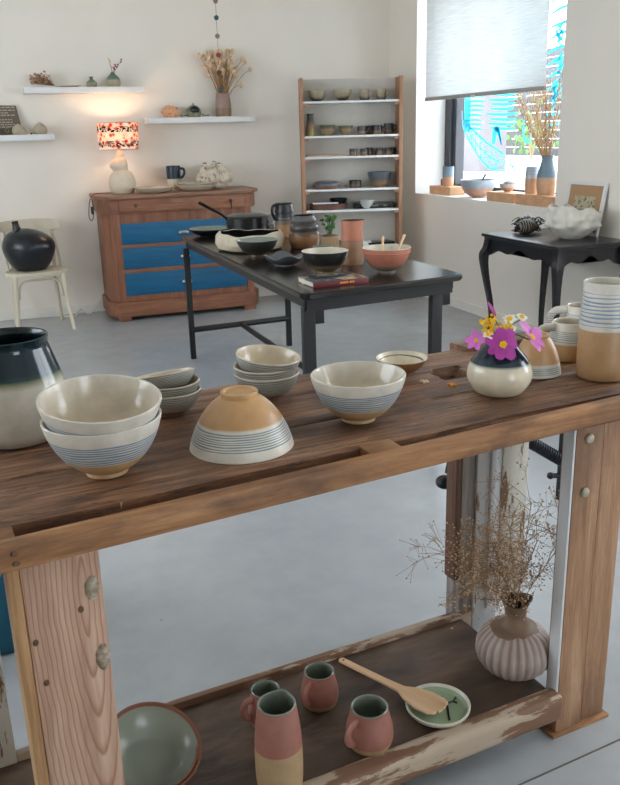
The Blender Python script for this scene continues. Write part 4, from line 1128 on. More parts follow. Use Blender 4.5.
for i, (dx, dz, lb) in enumerate(((-.018, .10, 'upright dry sprig with a small red bud in the round vase'), (.085, .095, 'slanting red-budded sprig leaning right out of the round vase'), (.03, .055, 'short sprig with large red buds in the round vase'))):
    s_ = thing('dry_sprig', lb, 'sprig', (1.066, YS, ZA+.07), group='sprigs in the round vase')
    bm = BM(); tube(bm, [(0, 0, 0), (dx*.15, 0, .045), (dx, 0, .045+dz)], .0022, 5); obj('stem', bm, M['brownwood'], s_)
    bm = BM()
    for k in range(4): f = .4+.2*k; ball(bm, (dx*f+.006*(-1)**k, 0, .045+dz*f), .008, 1)
    obj('buds', bm, M['redbud'] if i != 0 else M['seed'], s_)
t = thing('dried_flower_bunch', 'bunch of crisp brown dried flowers lying on the upper shelf', 'dried flowers', (.56, YS, ZA))
bm = BM(); bd = BM()
for k in range(80):
    a = random.gauss(0, .45); L = random.uniform(.0, .16)
    e_ = Vector((-L*math.cos(a)+.02, random.gauss(0, .03), .02+abs(random.gauss(0, .035))+.01))
    tube(bm, [(.12, random.gauss(0, .008), .004), (.04, 0, .012), e_], .0014, 4)
    ball(bd, e_, random.uniform(.009, .017), 1, 0, (1, 1, .7), fn=lambda c: 1+.4*noise.noise(c*3))
for k in range(6): tube(bm, [(.08, 0, .01), (.20+.01*k, random.gauss(0, .01), .003+.002*k)], .0016, 4)
obj('stems', bm, M['stembrown'], t); obj('flower_heads', bd, plain('dry_brown_petals', srgb(178, 142, 114), .8, .4, 40), t)
# sign
sg = thing('slate_sign', 'small grey-brown sign with pale lines of writing on the left shelf', 'sign', (.22, 7.375, ZB), rot=(R_(-8), 0, 0))
bm = BM(); prism(bm, [(-.30, 0), (.105, 0), (.072, .225), (-.30, .235)], 0, .006)
Mx = Matrix(((1, 0, 0, 0), (0, 0, -1, .0), (0, 1, 0, 0), (0, 0, 0, 1)))
bmesh.ops.transform(bm, matrix=Mx, verts=bm.verts); bmesh.ops.recalc_face_normals(bm, faces=bm.faces)
obj('panel', bm, plain('taupe_panel', srgb(104, 92, 80), .7, .08), sg, smooth=False)
bm = BM()
rr = random.Random(5)
for k, (z, x1) in enumerate(((.212, .055), (.190, .05), (.170, .0), (.152, .055), (.118, .02), (.098, .03), (.080, .04), (.062, .03))):
    x = -.28 if k not in (2, 7) else -.08
    while x < x1:
        w = rr.uniform(.012, .035); box(bm, x, min(x1+.01, x+w), -.0075, -.0062, z-.004, z+.004); x += w+.007
tube(bm, [(.0-.02+.014*math.cos(a/8*math.pi), -.007, .036+.014*math.sin(a/8*math.pi)) for a in range(17)], .0015, 4)
obj('lettering', bm, plain('chalk_lettering', srgb(176, 166, 150), .8, .05), sg, smooth=False)
ON = glaze('onion_glaze', [(0, srgb(176, 164, 140)), (.09, srgb(198, 188, 166))], .09, .6, bump=.2)
on = thing('onion_vase', 'small beige onion-shaped pot in front of the sign', 'pot', (.288, YS-.03, ZB), group='onion-shaped pots')
obj('pot_body', lathe(BM(), [(0, 0), (.04, 0)]+spl([(.045, .003), (.053, .025), (.045, .052), (.022, .072), (.008, .080), (.004, .084)], 5)+[(0, .084)], 40), ON, on)
dup(on, (.452, YS-.03, ZB), 'larger brownish onion-shaped pot at the right end of the left shelf', scale=(1.05, 1.05, 1.1))
dup(on, (.075, YS-.03, ZB), 'cream onion-shaped pot cut off at the left edge of the photo', scale=(1.05, 1.05, 1.))
for i, (x, r, c) in enumerate(((.353, .012, 'seed'), (.378, .008, 'blackplastic'), (.393, .010, 'seedpale'))):
    bm = BM(); ball(bm, (0, 0, r*.8), r, 2, 0, (1, 1, .8), fn=lambda c: 1+.2*noise.noise(c*2))
    tag(obj('pebble', bm, M[c], loc=(x, YS-.05, ZB)), ['tan pebble between the two onion-shaped pots', 'tiny black pebble between the two onion-shaped pots', 'pale pebble touching the larger onion-shaped pot'][i], 'pebble', 'pebbles on the left shelf')
# rose rock
bm = BM(); ball(bm, (0, 0, .045), .062, 4, 0, (1.12, .9, .80), fn=lambda c: 1+.16*math.sin(noise.noise(c*2.2)*14)); 
tag(obj('rose_sculpture', bm, plain('peach_ceramic', srgb(226, 176, 138), .6, .12, 20), loc=(1.515, YS, ZCc)), 'peach crinkled rose-like ceramic on the right wall shelf', 'ornament')
t = thing('cave_pot', 'olive pot with a dark round opening on the right wall shelf', 'pot', (1.715, YS, ZCc))
obj('pot_body', lathe(BM(), [(0, 0), (.045, 0)]+spl([(.055, .004), (.063, .035), (.055, .068), (.03, .090), (.008, .100)], 5)+[(0, .101)], 40), GV, t)
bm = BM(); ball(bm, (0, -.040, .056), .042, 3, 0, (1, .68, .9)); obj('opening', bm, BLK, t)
bm = BM(); lathe(bm, [(0, 0), (.01, .006), (.004, .014), (0, .02)], 12, M=Matrix.Translation((0, 0, .098))); obj('tip', bm, GV2, t)
bm = BM()
for k in range(26):
    x = random.choice((-1, 1))*random.uniform(.065, .12); 
    if x > 0: x *= 1.0
    ball(bm, (x, random.gauss(0, .012)-.02, .012+random.random()*.02*(1-abs(x)/.15)), .007, 1, 0, (1, .6, .7))
tube(bm, spl([(-.12, -.02, .004), (-.07, -.045, .02), (0, -.066, .035), (.07, -.045, .02), (.12, -.02, .004)], 5), .0015, 4)
tag(obj('trailing_greenery', bm, plain('dusty_green', srgb(104, 120, 78), .7, .2, 40), loc=(1.715, YS-.02, ZCc)), 'thin trailing green twig around the pot with the dark opening', 'plant')
# vase with poppies
BV = glaze('mauve_tan_vase_glaze', [(0, srgb(142, 118, 94)), (.066, srgb(142, 118, 94)), (.069, srgb(162, 134, 122)), (.19, srgb(166, 138, 128))], .19, .5)
t = thing('flower_vase', 'mauve and tan vase full of dried seed heads on the right wall shelf', 'vase', (1.978, YS, ZCc+.0))
obj('vase_body', pot_mesh([(.058, 0), (.064, .004), (.068, .05), (.067, .1), (.060, .15), (.056, .188)]), [BV, BLK], t)
rr = random.Random(11)
for i in range(80):
    a = max(-.62, min(.62, rr.gauss(0, .36))); rad = rr.uniform(.14, .36); 
    dx = rad*math.sin(a)*1.0+.01; dz = .12+rad*math.cos(a)*.86; dy = rr.uniform(-.05, .04)
    if i == 0: dx, dz = .215, .33
    if i == 1: dx, dz = .235, .27
    if i == 2: dx, dz = .13, .14
    if i == 3: dx, dz = .15, .22
    s_ = thing('dried_seed_head', 'straw-coloured dried seed head among the bunch in the mauve vase', 'dried flower', (1.978+rr.uniform(-.03, .03), YS+rr.uniform(-.02, .02), ZCc+.05), group='dried seed heads in the mauve vase')
    bm = BM(); tube(bm, spl([(0, 0, 0), (dx*.15, dy*.1, .12), (dx*.7, dy*.7, .10+dz*.68), (dx, dy, dz+.05)], 4), .0022, 5); obj('stem', bm, M['stem'], s_)
    bm = BM(); r = rr.uniform(.014, .021); ball(bm, (dx, dy, dz+.05+r*.5), r, 2, 0, (1, 1, 1.25)); ball(bm, (dx, dy, dz+.05+r*1.8), r*.45, 1, 0, (1.3, 1.3, .4)); obj('seed_head', bm, M['seed'], s_)
# hanging garland
gd = thing('hanging_garland', 'thin thread strung with small ceramic stars hanging from above', 'garland', (1.935, 7.24, 0))
bm = BM(); tube(bm, [(0, 0, 1.79), (0, 0, 2.949)], .0015, 5); obj('thread', bm, M['brownwood'], gd)
def star(bm, z, r):
    pts = [((r if k % 2 == 0 else r*.68)*math.cos(k*math.pi/5+.3), (r if k % 2 == 0 else r*.68)*math.sin(k*math.pi/5+.3)) for k in range(10)]
    prism(bm, pts, -.008, .008, M=Matrix.Translation((0, 0, z)) @ Matrix.Rotation(math.pi/2, 4, 'X'), bev=.003)
for z, mm in ((2.50, 'mauve'), (2.375, 'petrol'), (2.235, 'mauve'), (2.09, 'redbud'), (1.955, 'brownwood'), (1.82, 'petrol')):
    bm = BM(); star(bm, z, .024); o = obj('ceramic_star', bm, M[mm], gd)

# ------------------------------------------------------------------ bookcase
BA = R_(18); BX, BY = 3.30, 6.62
bc = thing('bookcase', 'tall oak bookcase with white shelves of pottery in the far corner', 'bookcase', (BX, BY, 0), rz=-BA)
WB = .832; DP = .24
for x0 in (-WB-.0, 0):
    bm = BM(); box(bm, x0, x0+.030, 0, .035, 0, 1.885, .002); box(bm, x0, x0+.03, DP-.035, DP, 0, 1.885, .002)
    obj('upright', bm, M['oakshelf'], bc)
bm = BM(); box(bm, .0, .012, .03, DP-.03, .02, 1.88); obj('side_panel', bm, M['oakshelf'], bc, smooth=False)
bm = BM(); box(bm, -WB+.012, -WB+.02, .03, DP-.03, .02, 1.88); obj('side_panel', bm, M['oakshelf'], bc, smooth=False)
SH = [1.700, 1.424, 1.254, .985, .808, .500, .14]
for z in SH:
    bm = BM(); box(bm, -WB+.03, 0, .006, DP, z-.017, z, .001); obj('shelf', bm, M['shelfwhite'], bc)
    for x in (-WB+.03, -.035):
        bm = BM(); box(bm, x, x+.035, .004, .03, z-.04, z-.018, .002); obj('bracket', bm, M['oakshelf'], bc)
bm = BM(); box(bm, -WB+.03, 0, DP, DP+.006, .1, 1.885); obj('back_panel', bm, plain('grey_white_back', srgb(200, 196, 188), .8, .03), bc, smooth=False)
def bp(s, z, back=.12):
    return Vector((BX+s*math.cos(BA)+back*math.sin(BA), BY-s*math.sin(BA)+back*math.cos(BA), z))
G_gr = glaze('drippy_grey_glaze', [(0, srgb(60, 52, 40)), (.02, srgb(76, 68, 54)), (.035, srgb(150, 138, 116)), (.1, srgb(172, 160, 138))], .1, .4, wob=.5)
G_gt = glaze('green_rim_tan_glaze', [(0, srgb(150, 128, 96)), (.05, srgb(156, 134, 104)), (.065, srgb(92, 98, 72)), (.1, srgb(80, 88, 66))], .09, .4, wob=.08)
G_db = glaze('dark_blue_tan_glaze', [(0, srgb(132, 104, 76)), (.028, srgb(128, 100, 74)), (.036, srgb(56, 56, 66)), (.09, srgb(48, 50, 62))], .08, .35, wob=.1)
G_br = glaze('brown_black_glaze', [(0, srgb(96, 74, 56)), (.03, srgb(90, 70, 54)), (.04, srgb(44, 42, 40)), (.09, srgb(50, 50, 44))], .09, .4, wob=.1)
a = thing('bowl', 'pale drippy bowl at the left of the top bookcase shelf', 'bowl', bp(-.678, SH[0]), group='pale bowls on the top bookcase shelf')
obj('bowl_body', bowl_mesh(.076, .090, fr=.45, fh=.05, k=.8, seg=40), [G_gr, G_gr], a)
dup(a, bp(-.463, SH[0]), 'pale drippy bowl second from left on the top bookcase shelf', rot=(0, 0, 2))
def mini_mug(label, s, z, mat, R=.042, H=.09, ang=-15, group=None, back=.12, name='mug'):
    t = thing(name, label, 'mug', bp(s, z, back), rz=-BA, group=group)
    obj('mug_body', pot_mesh([(R*.85, 0), (R*.95, .003), (R*1.02, H*.4), (R*.98, H*.9), (R*.97, H)], seg=36), [mat, BLK if mat != G_gr else G_gr], t)
    bm = BM(); mug_handle(bm, R, H*.25, H*.82, .022, R_(ang), .005, flat=1.3); obj('handle', bm, mat, t)
    return t
mini_mug('pale drippy mug left of its twin on the top bookcase shelf', -.280, SH[0], G_gr, group='pale mugs on the top bookcase shelf')
mini_mug('pale drippy mug at the right end of the top bookcase shelf', -.137, SH[0], G_gr, .040, group='pale mugs on the top bookcase shelf')
t = thing('bottle_vase', 'tall slim bottle vase at the left of the second bookcase shelf', 'vase', bp(-.742, SH[1]))
obj('vase_body', pot_mesh([(.032, 0), (.036, .004), (.037, .05), (.032, .11), (.026, .15), (.026, .165), (.033, .18)], seg=36), [glaze('green_foot_vase_glaze', [(0, srgb(150, 160, 60)), (.03, srgb(156, 150, 70)), (.045, srgb(160, 130, 98)), (.09, srgb(140, 116, 92)), (.13, srgb(84, 86, 80)), (.18, srgb(74, 80, 78))], .18, .4), BLK], t)
a = thing('bowl', 'green-rimmed tan bowl beside the bottle vase on the second shelf', 'bowl', bp(-.597, SH[1]), group='green-rimmed bowls on the second shelf')
obj('bowl_body', bowl_mesh(.069, .084, fr=.45, fh=.05, k=.8, seg=40), [G_gt, G_gt], a)
dup(a, bp(-.438, SH[1]), 'smaller green-rimmed tan bowl in the middle of the second shelf', scale=(.85, .85, .92))
mini_mug('dark mug left in the row of four on the second shelf', -.306, SH[1], G_db, .037, .068, group='dark mugs on the second shelf')
mini_mug('black mug half hidden between two dark mugs on the second shelf', -.225, SH[1], G_br, .034, .072, back=.18, group='dark mugs on the second shelf')
mini_mug('dark blue mug third in the row on the second shelf', -.168, SH[1], G_db, .040, .074, group='dark mugs on the second shelf')
mini_mug('tallest olive black mug at the right end of the second shelf', -.070, SH[1], G_br, .043, .086, back=.14, group='dark mugs on the second shelf')
t = thing('serving_tray', 'long thin pale tray on the third bookcase shelf', 'tray', bp(-.618, SH[2]), rz=-BA)
bm = BM(); box(bm, -.165, .165, -.07, .07, 0, .016, .005); obj('tray_body', bm, plain('beige_tray', srgb(186, 162, 134), .6, .06), t)
cu = None
for i, (s, r, h, bk_, lb) in enumerate(((-.381, .033, .056, .10, 'leftmost small dark tumbler on the third bookcase shelf'), (-.290, .031, .054, .09, 'second small dark tumbler from left on the third shelf'), (-.235, .031, .060, .17, 'small dark tumbler set behind the second one on the third shelf'), (-.150, .032, .058, .12, 'grey tumbler fourth in the row on the third shelf'), (-.072, .034, .056, .12, 'black tumbler just left of the last one on the third shelf'), (-.012-.03, .034, .056, .19, 'black tumbler at the right end of the third shelf'))):
    if cu is None:
        cu = thing('tumbler', lb, 'cup', bp(s, SH[2], bk_), group='small dark tumblers on the third shelf')
        obj('cup_body', pot_mesh([(.029, 0), (.032, .003), (.033, .03), (.033, .056)], seg=32), [G_db, BLK], cu)
    else: dup(cu, bp(s, SH[2], bk_), lb, scale=(r/.033, r/.033, h/.056))
G_bl = glaze('blue_grey_tan_glaze', [(0, srgb(150, 116, 86)), (.045, srgb(144, 112, 84)), (.07, srgb(92, 96, 104)), (.15, srgb(88, 98, 112))], .14, .35, wob=.15)
t = thing('low_dish', 'wide low blue-grey dish at the left of the fourth bookcase shelf', 'dish', bp(-.611, SH[3]))
obj('dish_body', lathe(BM(), [(0, 0), (.09, 0)]+spl([(.105, .003), (.118, .02), (.117, .045), (.108, .052)], 4)+[(.104, .050), (.108, .03), (.09, .012), (0, .010)], 48), glaze('low_dish_glaze', [(0, srgb(136, 96, 76)), (.02, srgb(132, 96, 76)), (.026, srgb(92, 94, 100)), (.05, srgb(96, 102, 112))], .055, .4), t)
bm = BM(); lathe(bm, [(0, .050), (.100, .050), (.104, .054), (.08, .062), (0, .064)], 48); obj('lid', bm, plain('blue_grey_lid', srgb(92, 98, 108), .4, .15), t)
t = thing('ramekin', 'small dark round pot in the middle of the fourth shelf', 'pot', bp(-.365, SH[3]))
obj('pot_body', pot_mesh([(.048, 0), (.052, .003), (.054, .03), (.052, .062)], seg=36), [G_br, BLK], t)
t = thing('blue_bowl', 'big blue-grey bowl at the right of the fourth bookcase shelf', 'bowl', bp(-.153, SH[3]))
obj('bowl_body', bowl_mesh(.104, .128, fr=.40, fh=.05, k=.8, seg=48), [G_bl, G_bl], t)
t = thing('round_tray', 'wide brown round tray on the fifth bookcase shelf', 'tray', bp(-.600, SH[4], .14))
obj('tray_body', lathe(BM(), [(0, 0), (.155, 0), (.165, .004), (.17, .048), (.164, .05), (.158, .012), (0, .01)], 56), glaze('brown_tray_glaze', [(0, srgb(112, 74, 60)), (.05, srgb(104, 70, 58))], .05, .5), t) if False else obj('tray_body', lathe(BM(), [(0, 0), (.105, 0), (.112, .004), (.115, .048), (.110, .05), (.106, .012), (0, .01)], 56, M=Matrix.Diagonal((1.45, 1, 1, 1))), glaze('brown_tray_glaze', [(0, srgb(112, 74, 60)), (.05, srgb(104, 70, 58))], .05, .5), t)
t.rotation_euler = (0, 0, -BA)
t = thing('white_knife', 'white flat server lying across the brown round tray', 'utensil', bp(-.62, SH[4]+.052, .05), rz=-BA)
bm = BM(); box(bm, -.12, .10, -.012, .012, 0, .012, .004); obj('blade', bm, M['shelfwhite'], t)
t = thing('black_dish', 'small black bowl set on the brown round tray', 'bowl', bp(-.510, SH[4]+.012, .15))
obj('bowl_body', bowl_mesh(.078, .078, fr=.5, k=.5, seg=40), [BLK, BLK], t)
t = thing('white_pouring_bowl', 'small white bowl with side lip on the fifth bookcase shelf', 'bowl', bp(-.272, SH[4], .06))
obj('bowl_body', bowl_mesh(.060, .072, fr=.35, k=.7, seg=40, fn=spout_fn(0, .5, .04, .072, .35)), [plain('speckled_white', srgb(186, 186, 184), .4, .08), plain('white_inner', srgb(176, 176, 174), .4, .06)], t)
t = thing('black_box_book', 'black hardback book lying at the right of the fifth shelf', 'book', bp(-.20, SH[4], .165), rz=-BA)
bm = BM(); box(bm, -.18, .18, -.065, .065, 0, .045, .003); obj('cover', bm, BLK, t)
GLt = plain('grey_lettering', srgb(120, 120, 118), .5)
for word in ((-.02, .0, .018), (.08, .098)):
    bm = BM()
    for x in word: box(bm, x, x+.0135, -.0665, -.0648, .015, .03)
    box(bm, word[0], word[-1]+.0135, -.0660, -.0648, .015, .018)
    obj('lettering', bm, GLt, t, smooth=False)
t = thing('black_book', 'flat black book on the lowest visible bookcase shelf', 'book', bp(-.16, SH[5]), rz=-BA+.3)
bm = BM(); box(bm, -.12, .12, -.08, .08, 0, .018, .002); obj('cover', bm, BLK, t)
t = thing('dark_plate', 'dark flat plate standing at the left of the lower bookcase shelf', 'plate', bp(-.60, SH[5]+.0), rz=-BA)
obj('plate_body', lathe(BM(), [(0, 0), (.07, 0), (.10, .02), (.098, .023), (.07, .008), (0, .007)], 40), BLK, t)
bm = BM(); box(bm, -.13, .13, -.08, .08, 0, .022, .003)
tag(obj('white_box', bm, M['whiteplastic'], loc=bp(-.36, SH[5]+.0, .12), rot=(0, 0, -BA)), 'flat white box in the middle of the lower bookcase shelf', 'box')

# ------------------------------------------------------------------ window sill things
WZ = WZ0+.004
def block(label, y0, y1, x0, x1, h=.07):
    bm = BM(); box(bm, -(x1-x0)/2, (x1-x0)/2, -(y1-y0)/2, (y1-y0)/2, 0, h, .004)
    return tag(obj('wooden_block', bm, M['lightwoodblock'], loc=((x0+x1)/2, (y0+y1)/2, WZ)), label, 'block', 'beech display blocks on the window sill')
block('light wooden block at the left end of the sill under a blue cup', 6.38, 6.74, 3.66, 3.80)
block('light wooden block in the middle of the sill under the small bowl', 5.40, 5.76, 3.63, 3.80)
block('light wooden block at the right of the sill under the branch vase', 4.90, 5.36, 3.63, 3.80, .075)
BT1 = glaze('blue_over_tan_glaze', [(0, srgb(194, 150, 118)), (.075, srgb(196, 152, 120)), (.082, srgb(120, 144, 158)), (.18, srgb(88, 118, 138))], .18, .35)
BT2 = glaze('white_blue_over_tan_glaze', [(0, srgb(206, 164, 130)), (.105, srgb(206, 164, 132)), (.112, srgb(188, 196, 204)), (.2, srgb(168, 182, 194))], .2, .35, stripes=(.13, .18, 4, srgb(140, 160, 180), .4))
t = thing('blue_cup', 'tall blue and tan cup on the leftmost sill block', 'cup', (3.735, 6.545, WZ+.07))
obj('cup_body', pot_mesh([(.042, 0), (.046, .004), (.049, .08), (.049, .165)]), [BT1, DIN], t)
t = thing('tiny_cup', 'tiny brown cup half hidden behind the tall blue cup', 'cup', (3.765, 6.665, WZ+.07))
obj('cup_body', pot_mesh([(.026, 0), (.030, .003), (.032, .05)]), [glaze('brown_cup_glaze', [(0, srgb(124, 92, 74)), (.05, srgb(110, 96, 92))], .05, .4), DIN], t)
t = thing('blue_tan_bowl', 'large tan bowl with pale blue upper band on the window sill', 'bowl', (3.755, 6.09, WZ))
obj('bowl_body', bowl_mesh(.145, .140, fr=.34, fh=.05, k=.85), [glaze('sill_bowl_glaze', [(0, srgb(190, 146, 122)), (.072, srgb(182, 140, 118)), (.078, srgb(150, 162, 172)), (.14, srgb(166, 176, 184))], .14, .35), plain('blue_grey_inner', srgb(140, 152, 160), .3, .08)], t)
s_ = thing('ceramic_spoon', 'blue grey ceramic spoon standing in the large sill bowl', 'spoon', (3.755, 6.07, WZ+.035))
bm = BM(); tube(bm, spl([(0, 0, 0), (-.01, -.05, .08), (-.02, -.10, .135), (-.02, -.13, .155)], 5), .009, 8); obj('spoon_handle', bm, plain('blue_spoon', srgb(84, 112, 128), .35, .1), s_)
bm = BM(); ball(bm, (0, 0, .002), .024, 2, 0, (1, 1, .3)); obj('spoon_head', bm, plain('blue_spoon_head', srgb(84, 112, 128), .35, .1), s_)
t = thing('small_bowl', 'small white and tan bowl on the middle sill block', 'bowl', (3.715, 5.60, WZ+.07))
obj('bowl_body', bowl_mesh(.066, .062, fr=.4, k=.7), [glaze('small_sill_bowl_glaze', [(0, srgb(202, 158, 128)), (.03, srgb(198, 156, 128)), (.034, srgb(190, 192, 194)), (.062, srgb(204, 206, 206))], .062, .35), CRIN], t)
bm = BM(); ball(bm, (0, 0, .0), .045, 3, 0, (1, 1.1, .45), fn=lambda c: 1+.5*noise.noise(c*2.5)); 
tag(obj('shell_stone', bm, plain('grey_shell', srgb(150, 152, 152), .6, .2, 30), loc=(3.72, 5.585, WZ+.133)), 'rough grey shell-like stone lying in the small sill bowl', 'stone')
t = thing('tall_tumbler', 'tall white-blue and tan tumbler standing on the right sill block beside the branch vase', 'cup', (3.745, 5.36, WZ+.075))
t.location = (3.715, 5.295, WZ+.075)
obj('cup_body', pot_mesh([(.040, 0), (.045, .004), (.050, .09), (.044, .19)]), [BT2, CRIN], t)
t = thing('branch_vase', 'blue and tan bottle vase holding dry branches on the sill', 'vase', (3.715, 5.12, WZ+.075))
obj('vase_body', pot_mesh([(.052, 0), (.060, .005), (.070, .07), (.066, .14), (.050, .20), (.040, .245), (.044, .27)]), [glaze('sill_vase_glaze', [(0, srgb(204, 164, 130)), (.118, srgb(202, 162, 130)), (.124, srgb(110, 138, 158)), (.27, srgb(120, 136, 148))], .27, .4), DIN], t)
rr = random.Random(21)
for i in range(34):
    lean_y = rr.uniform(-.12, .46)*1.0; lean_x = rr.uniform(-.02, .06); h = rr.uniform(.36, .62)
    s_ = thing('dry_branch', 'thin dry branch in the bunch standing in the sill vase', 'branch', (3.715+rr.uniform(-.015, .015), 5.12+rr.uniform(-.02, .02), WZ+.12), group='dry branches in the sill vase')
    bm = BM(); P_ = spl([(0, 0, 0), (lean_x*.2, lean_y*.15, .22), (lean_x*.6, lean_y*.6, .22+h*.5), (lean_x, lean_y, .2+h)], 6); tube(bm, P_, [.003]*10+[.002]*30, 5); obj('stem', bm, M['stem'], s_)
    bm = BM()
    for k in range(24):
        q = Vector(P_[rr.randint(8, len(P_)-1)]); ball(bm, q+Vector((rr.gauss(0, .008), rr.gauss(0, .013), rr.gauss(0, .012))), rr.uniform(.004, .008), 1, 0, (.7, .7, 1.5))
    obj('dry_leaves', bm, M['seed'] if i % 3 else M['seedpale'], s_)

# ------------------------------------------------------------------ side table (cabriole)
SZT = .78
stt = thing('side_table', 'small black side table with curved legs beside the window wall', 'table', (3.315, 4.50, 0))
def sp2(x, y): return (x-3.315, y-4.50)
X0, X1, Y0, Y1 = 3.05, 3.585, 4.055, 4.89
bm = BM(); box(bm, X0-3.315, X1-3.315, Y0-4.5, Y1-4.5, SZT-.020, SZT, .007, seg=3); box(bm, X0+.015-3.315, X1-.015-3.315, Y0+.015-4.5, Y1-.015-4.5, SZT-.034, SZT-.018, .004)
obj('tabletop', bm, M['blacktable'], stt)
def apron(bm, L, T, along, off):
    n_ = 40; pts = []
    for i in range(n_+1):
        f = i/n_; d = .075+.020*math.cos(f*math.pi*2)+.014*math.cos(f*math.pi*6)
        pts.append((f*L-L/2, -d))
    poly = [(-L/2, 0)]+pts+[(L/2, 0)]
    t = bmesh.new(); prism(t, poly, -T/2, T/2)
    bmesh.ops.triangulate(t, faces=[f for f in t.faces if len(f.verts) > 4])
    R1 = Matrix.Rotation(math.pi/2, 4, 'X')
    if along == 'y': R1 = Matrix.Rotation(math.pi/2, 4, 'Z') @ R1
    merge(bm, t, Matrix.Translation(off) @ R1)
IN = .045
for al, L, off in (('y', Y1-Y0-2*IN, (X0+IN-3.315, 0-.012, SZT-.034)), ('y', Y1-Y0-2*IN, (X1-IN-3.315, -.012, SZT-.034)), ('x', X1-X0-2*IN, (-.002, Y0+IN-4.5, SZT-.034)), ('x', X1-X0-2*IN, (-.002, Y1-IN-4.5, SZT-.034))):
    bm = BM(); apron(bm, L, .02, al, off); obj('apron', bm, M['blacktable'], stt, smooth=False)
for sx, sy in ((-1, -1), (-1, 1), (1, -1), (1, 1)):
    cx = (X0+IN if sx < 0 else X1-IN)-3.315; cy = (Y0+IN if sy < 0 else Y1-IN)-4.5
    ox, oy = sx*.707, sy*.707
    pts = spl([(cx, cy, SZT-.034), (cx+ox*.010, cy+oy*.010, SZT-.09), (cx+ox*.040, cy+oy*.040, SZT-.15), (cx+ox*.024, cy+oy*.024, SZT-.28), (cx-ox*.020, cy-oy*.020, SZT-.50), (cx-ox*.022, cy-oy*.022, SZT-.64), (cx+ox*.018, cy+oy*.018, .04), (cx+ox*.03, cy+oy*.03, .0)], 5)
    rr_ = [q[0] for q in spl([(.038,), (.040,), (.034,), (.026,), (.020,), (.018,), (.019,), (.024,)], 5)]
    bm = BM(); t = bmesh.new()
    rings = []
    for (px, py, pz), r in zip(pts, rr_):
        rings.append([t.verts.new((px+a_*r*.72, py+b_*r*.72, pz)) for a_, b_ in ((-1, -1), (0, -1.08), (1, -1), (1.08, 0), (1, 1), (0, 1.08), (-1, 1), (-1.08, 0))])
    for i in range(len(rings)-1):
        for k in range(8): t.faces.new((rings[i][k], rings[i][(k+1) % 8], rings[i+1][(k+1) % 8], rings[i+1][k]))
    t.faces.new(rings[0]); t.faces.new(rings[-1][::-1]); bmesh.ops.recalc_face_normals(t, faces=t.faces)
    merge(bm, t); obj('leg', bm, M['blacktable'], stt)
# white lumpy bowl
WBm = plain('porous_white', srgb(214, 210, 200), .75, .07, 25, .4)
t = thing('lumpy_bowl', 'large white lumpy ceramic bowl on the black side table', 'bowl', (3.355, 4.335, SZT))
rr = random.Random(4)
bumps = []
for row, (zc, cnt) in enumerate(((.085, 11), (.130, 12), (.175, 11))):
    for k in range(cnt): bumps.append((2*math.pi*(k+.5*(row % 2))/cnt+rr.uniform(-.12, .12), zc+rr.uniform(-.012, .012), rr.uniform(.022, .037)))
def lumps(co, a):
    r = math.hypot(co.x, co.y)
    k = 0
    for (ba, bz, am) in bumps:
        da = (a-ba+math.pi) % (2*math.pi)-math.pi
        k += am*math.exp(-((da*.14)/.027)**2-((co.z-bz)/.022)**2)
    up = max(0, (co.z-.12)/.08)
    lift = (.018*math.cos(a-R_(165))+.008*math.cos(5*a)+.006*math.cos(9*a+1))*up
    s_ = 1+k/max(r, .05)
    return Vector((co.x*s_, co.y*s_*.92, co.z+lift))
bm = lathe(BM(), [(0, 0), (.055, 0)]+spl([(.065, .002), (.115, .035), (.148, .085), (.152, .135), (.138, .175), (.120, .192)], 7)+[(.108, .19), (.118, .165), (.13, .13), (.12, .085), (.08, .04), (0, .03)], 120, fn=lumps)
obj('bowl_body', bm, WBm, t)
# black ruffled object
n = NT('zebra_bands'); f = n.n('ShaderNodeTexWave'); n.l(n.tc(), f.inputs[0]); f.inputs['Scale'].default_value = 22; f.inputs['Distortion'].default_value = 6
n.set(n.ramp(f.outputs[0], [(.62, (.012, .012, .013)), (.68, srgb(130, 120, 106))]), .5); ZB_ = n.m
t = thing('ruffled_ornament', 'black and beige ruffled ceramic ornament left of the lumpy white bowl', 'ornament', (3.30, 4.72, SZT))
bm = BM(); ball(bm, (-.035, -.03, .048), .062, 3, 0, (1.1, 1, .8)); obj('core', bm, ZB_, t)
bm = BM(); rr = random.Random(9)
for k in range(90):
    a = rr.random()*6.28; r = rr.uniform(.02, .10); c = Vector((r*math.cos(a)*.9+.015, r*math.sin(a)*.75+.03, rr.uniform(.008, .085)))
    L = rr.uniform(.03, .055); d = Vector((rr.gauss(0, 1), rr.gauss(0, 1), rr.gauss(0, .5))).normalized()
    p = [c-d*L, c+Vector((0, 0, .02)), c+d*L]; p = [Vector((q.x, q.y, max(.008, q.z))) for q in p]
    tube(bm, spl([tuple(q) for q in p], 4), .009, 6, flat=.35)
obj('ruffles', bm, BLK, t)
# picture frame leaning on the wall
pf = thing('picture_frame', 'white framed print leaning on the wall behind the lumpy bowl', 'picture', (3.525, 4.50, SZT+.002), rot=(0, R_(9), 0))
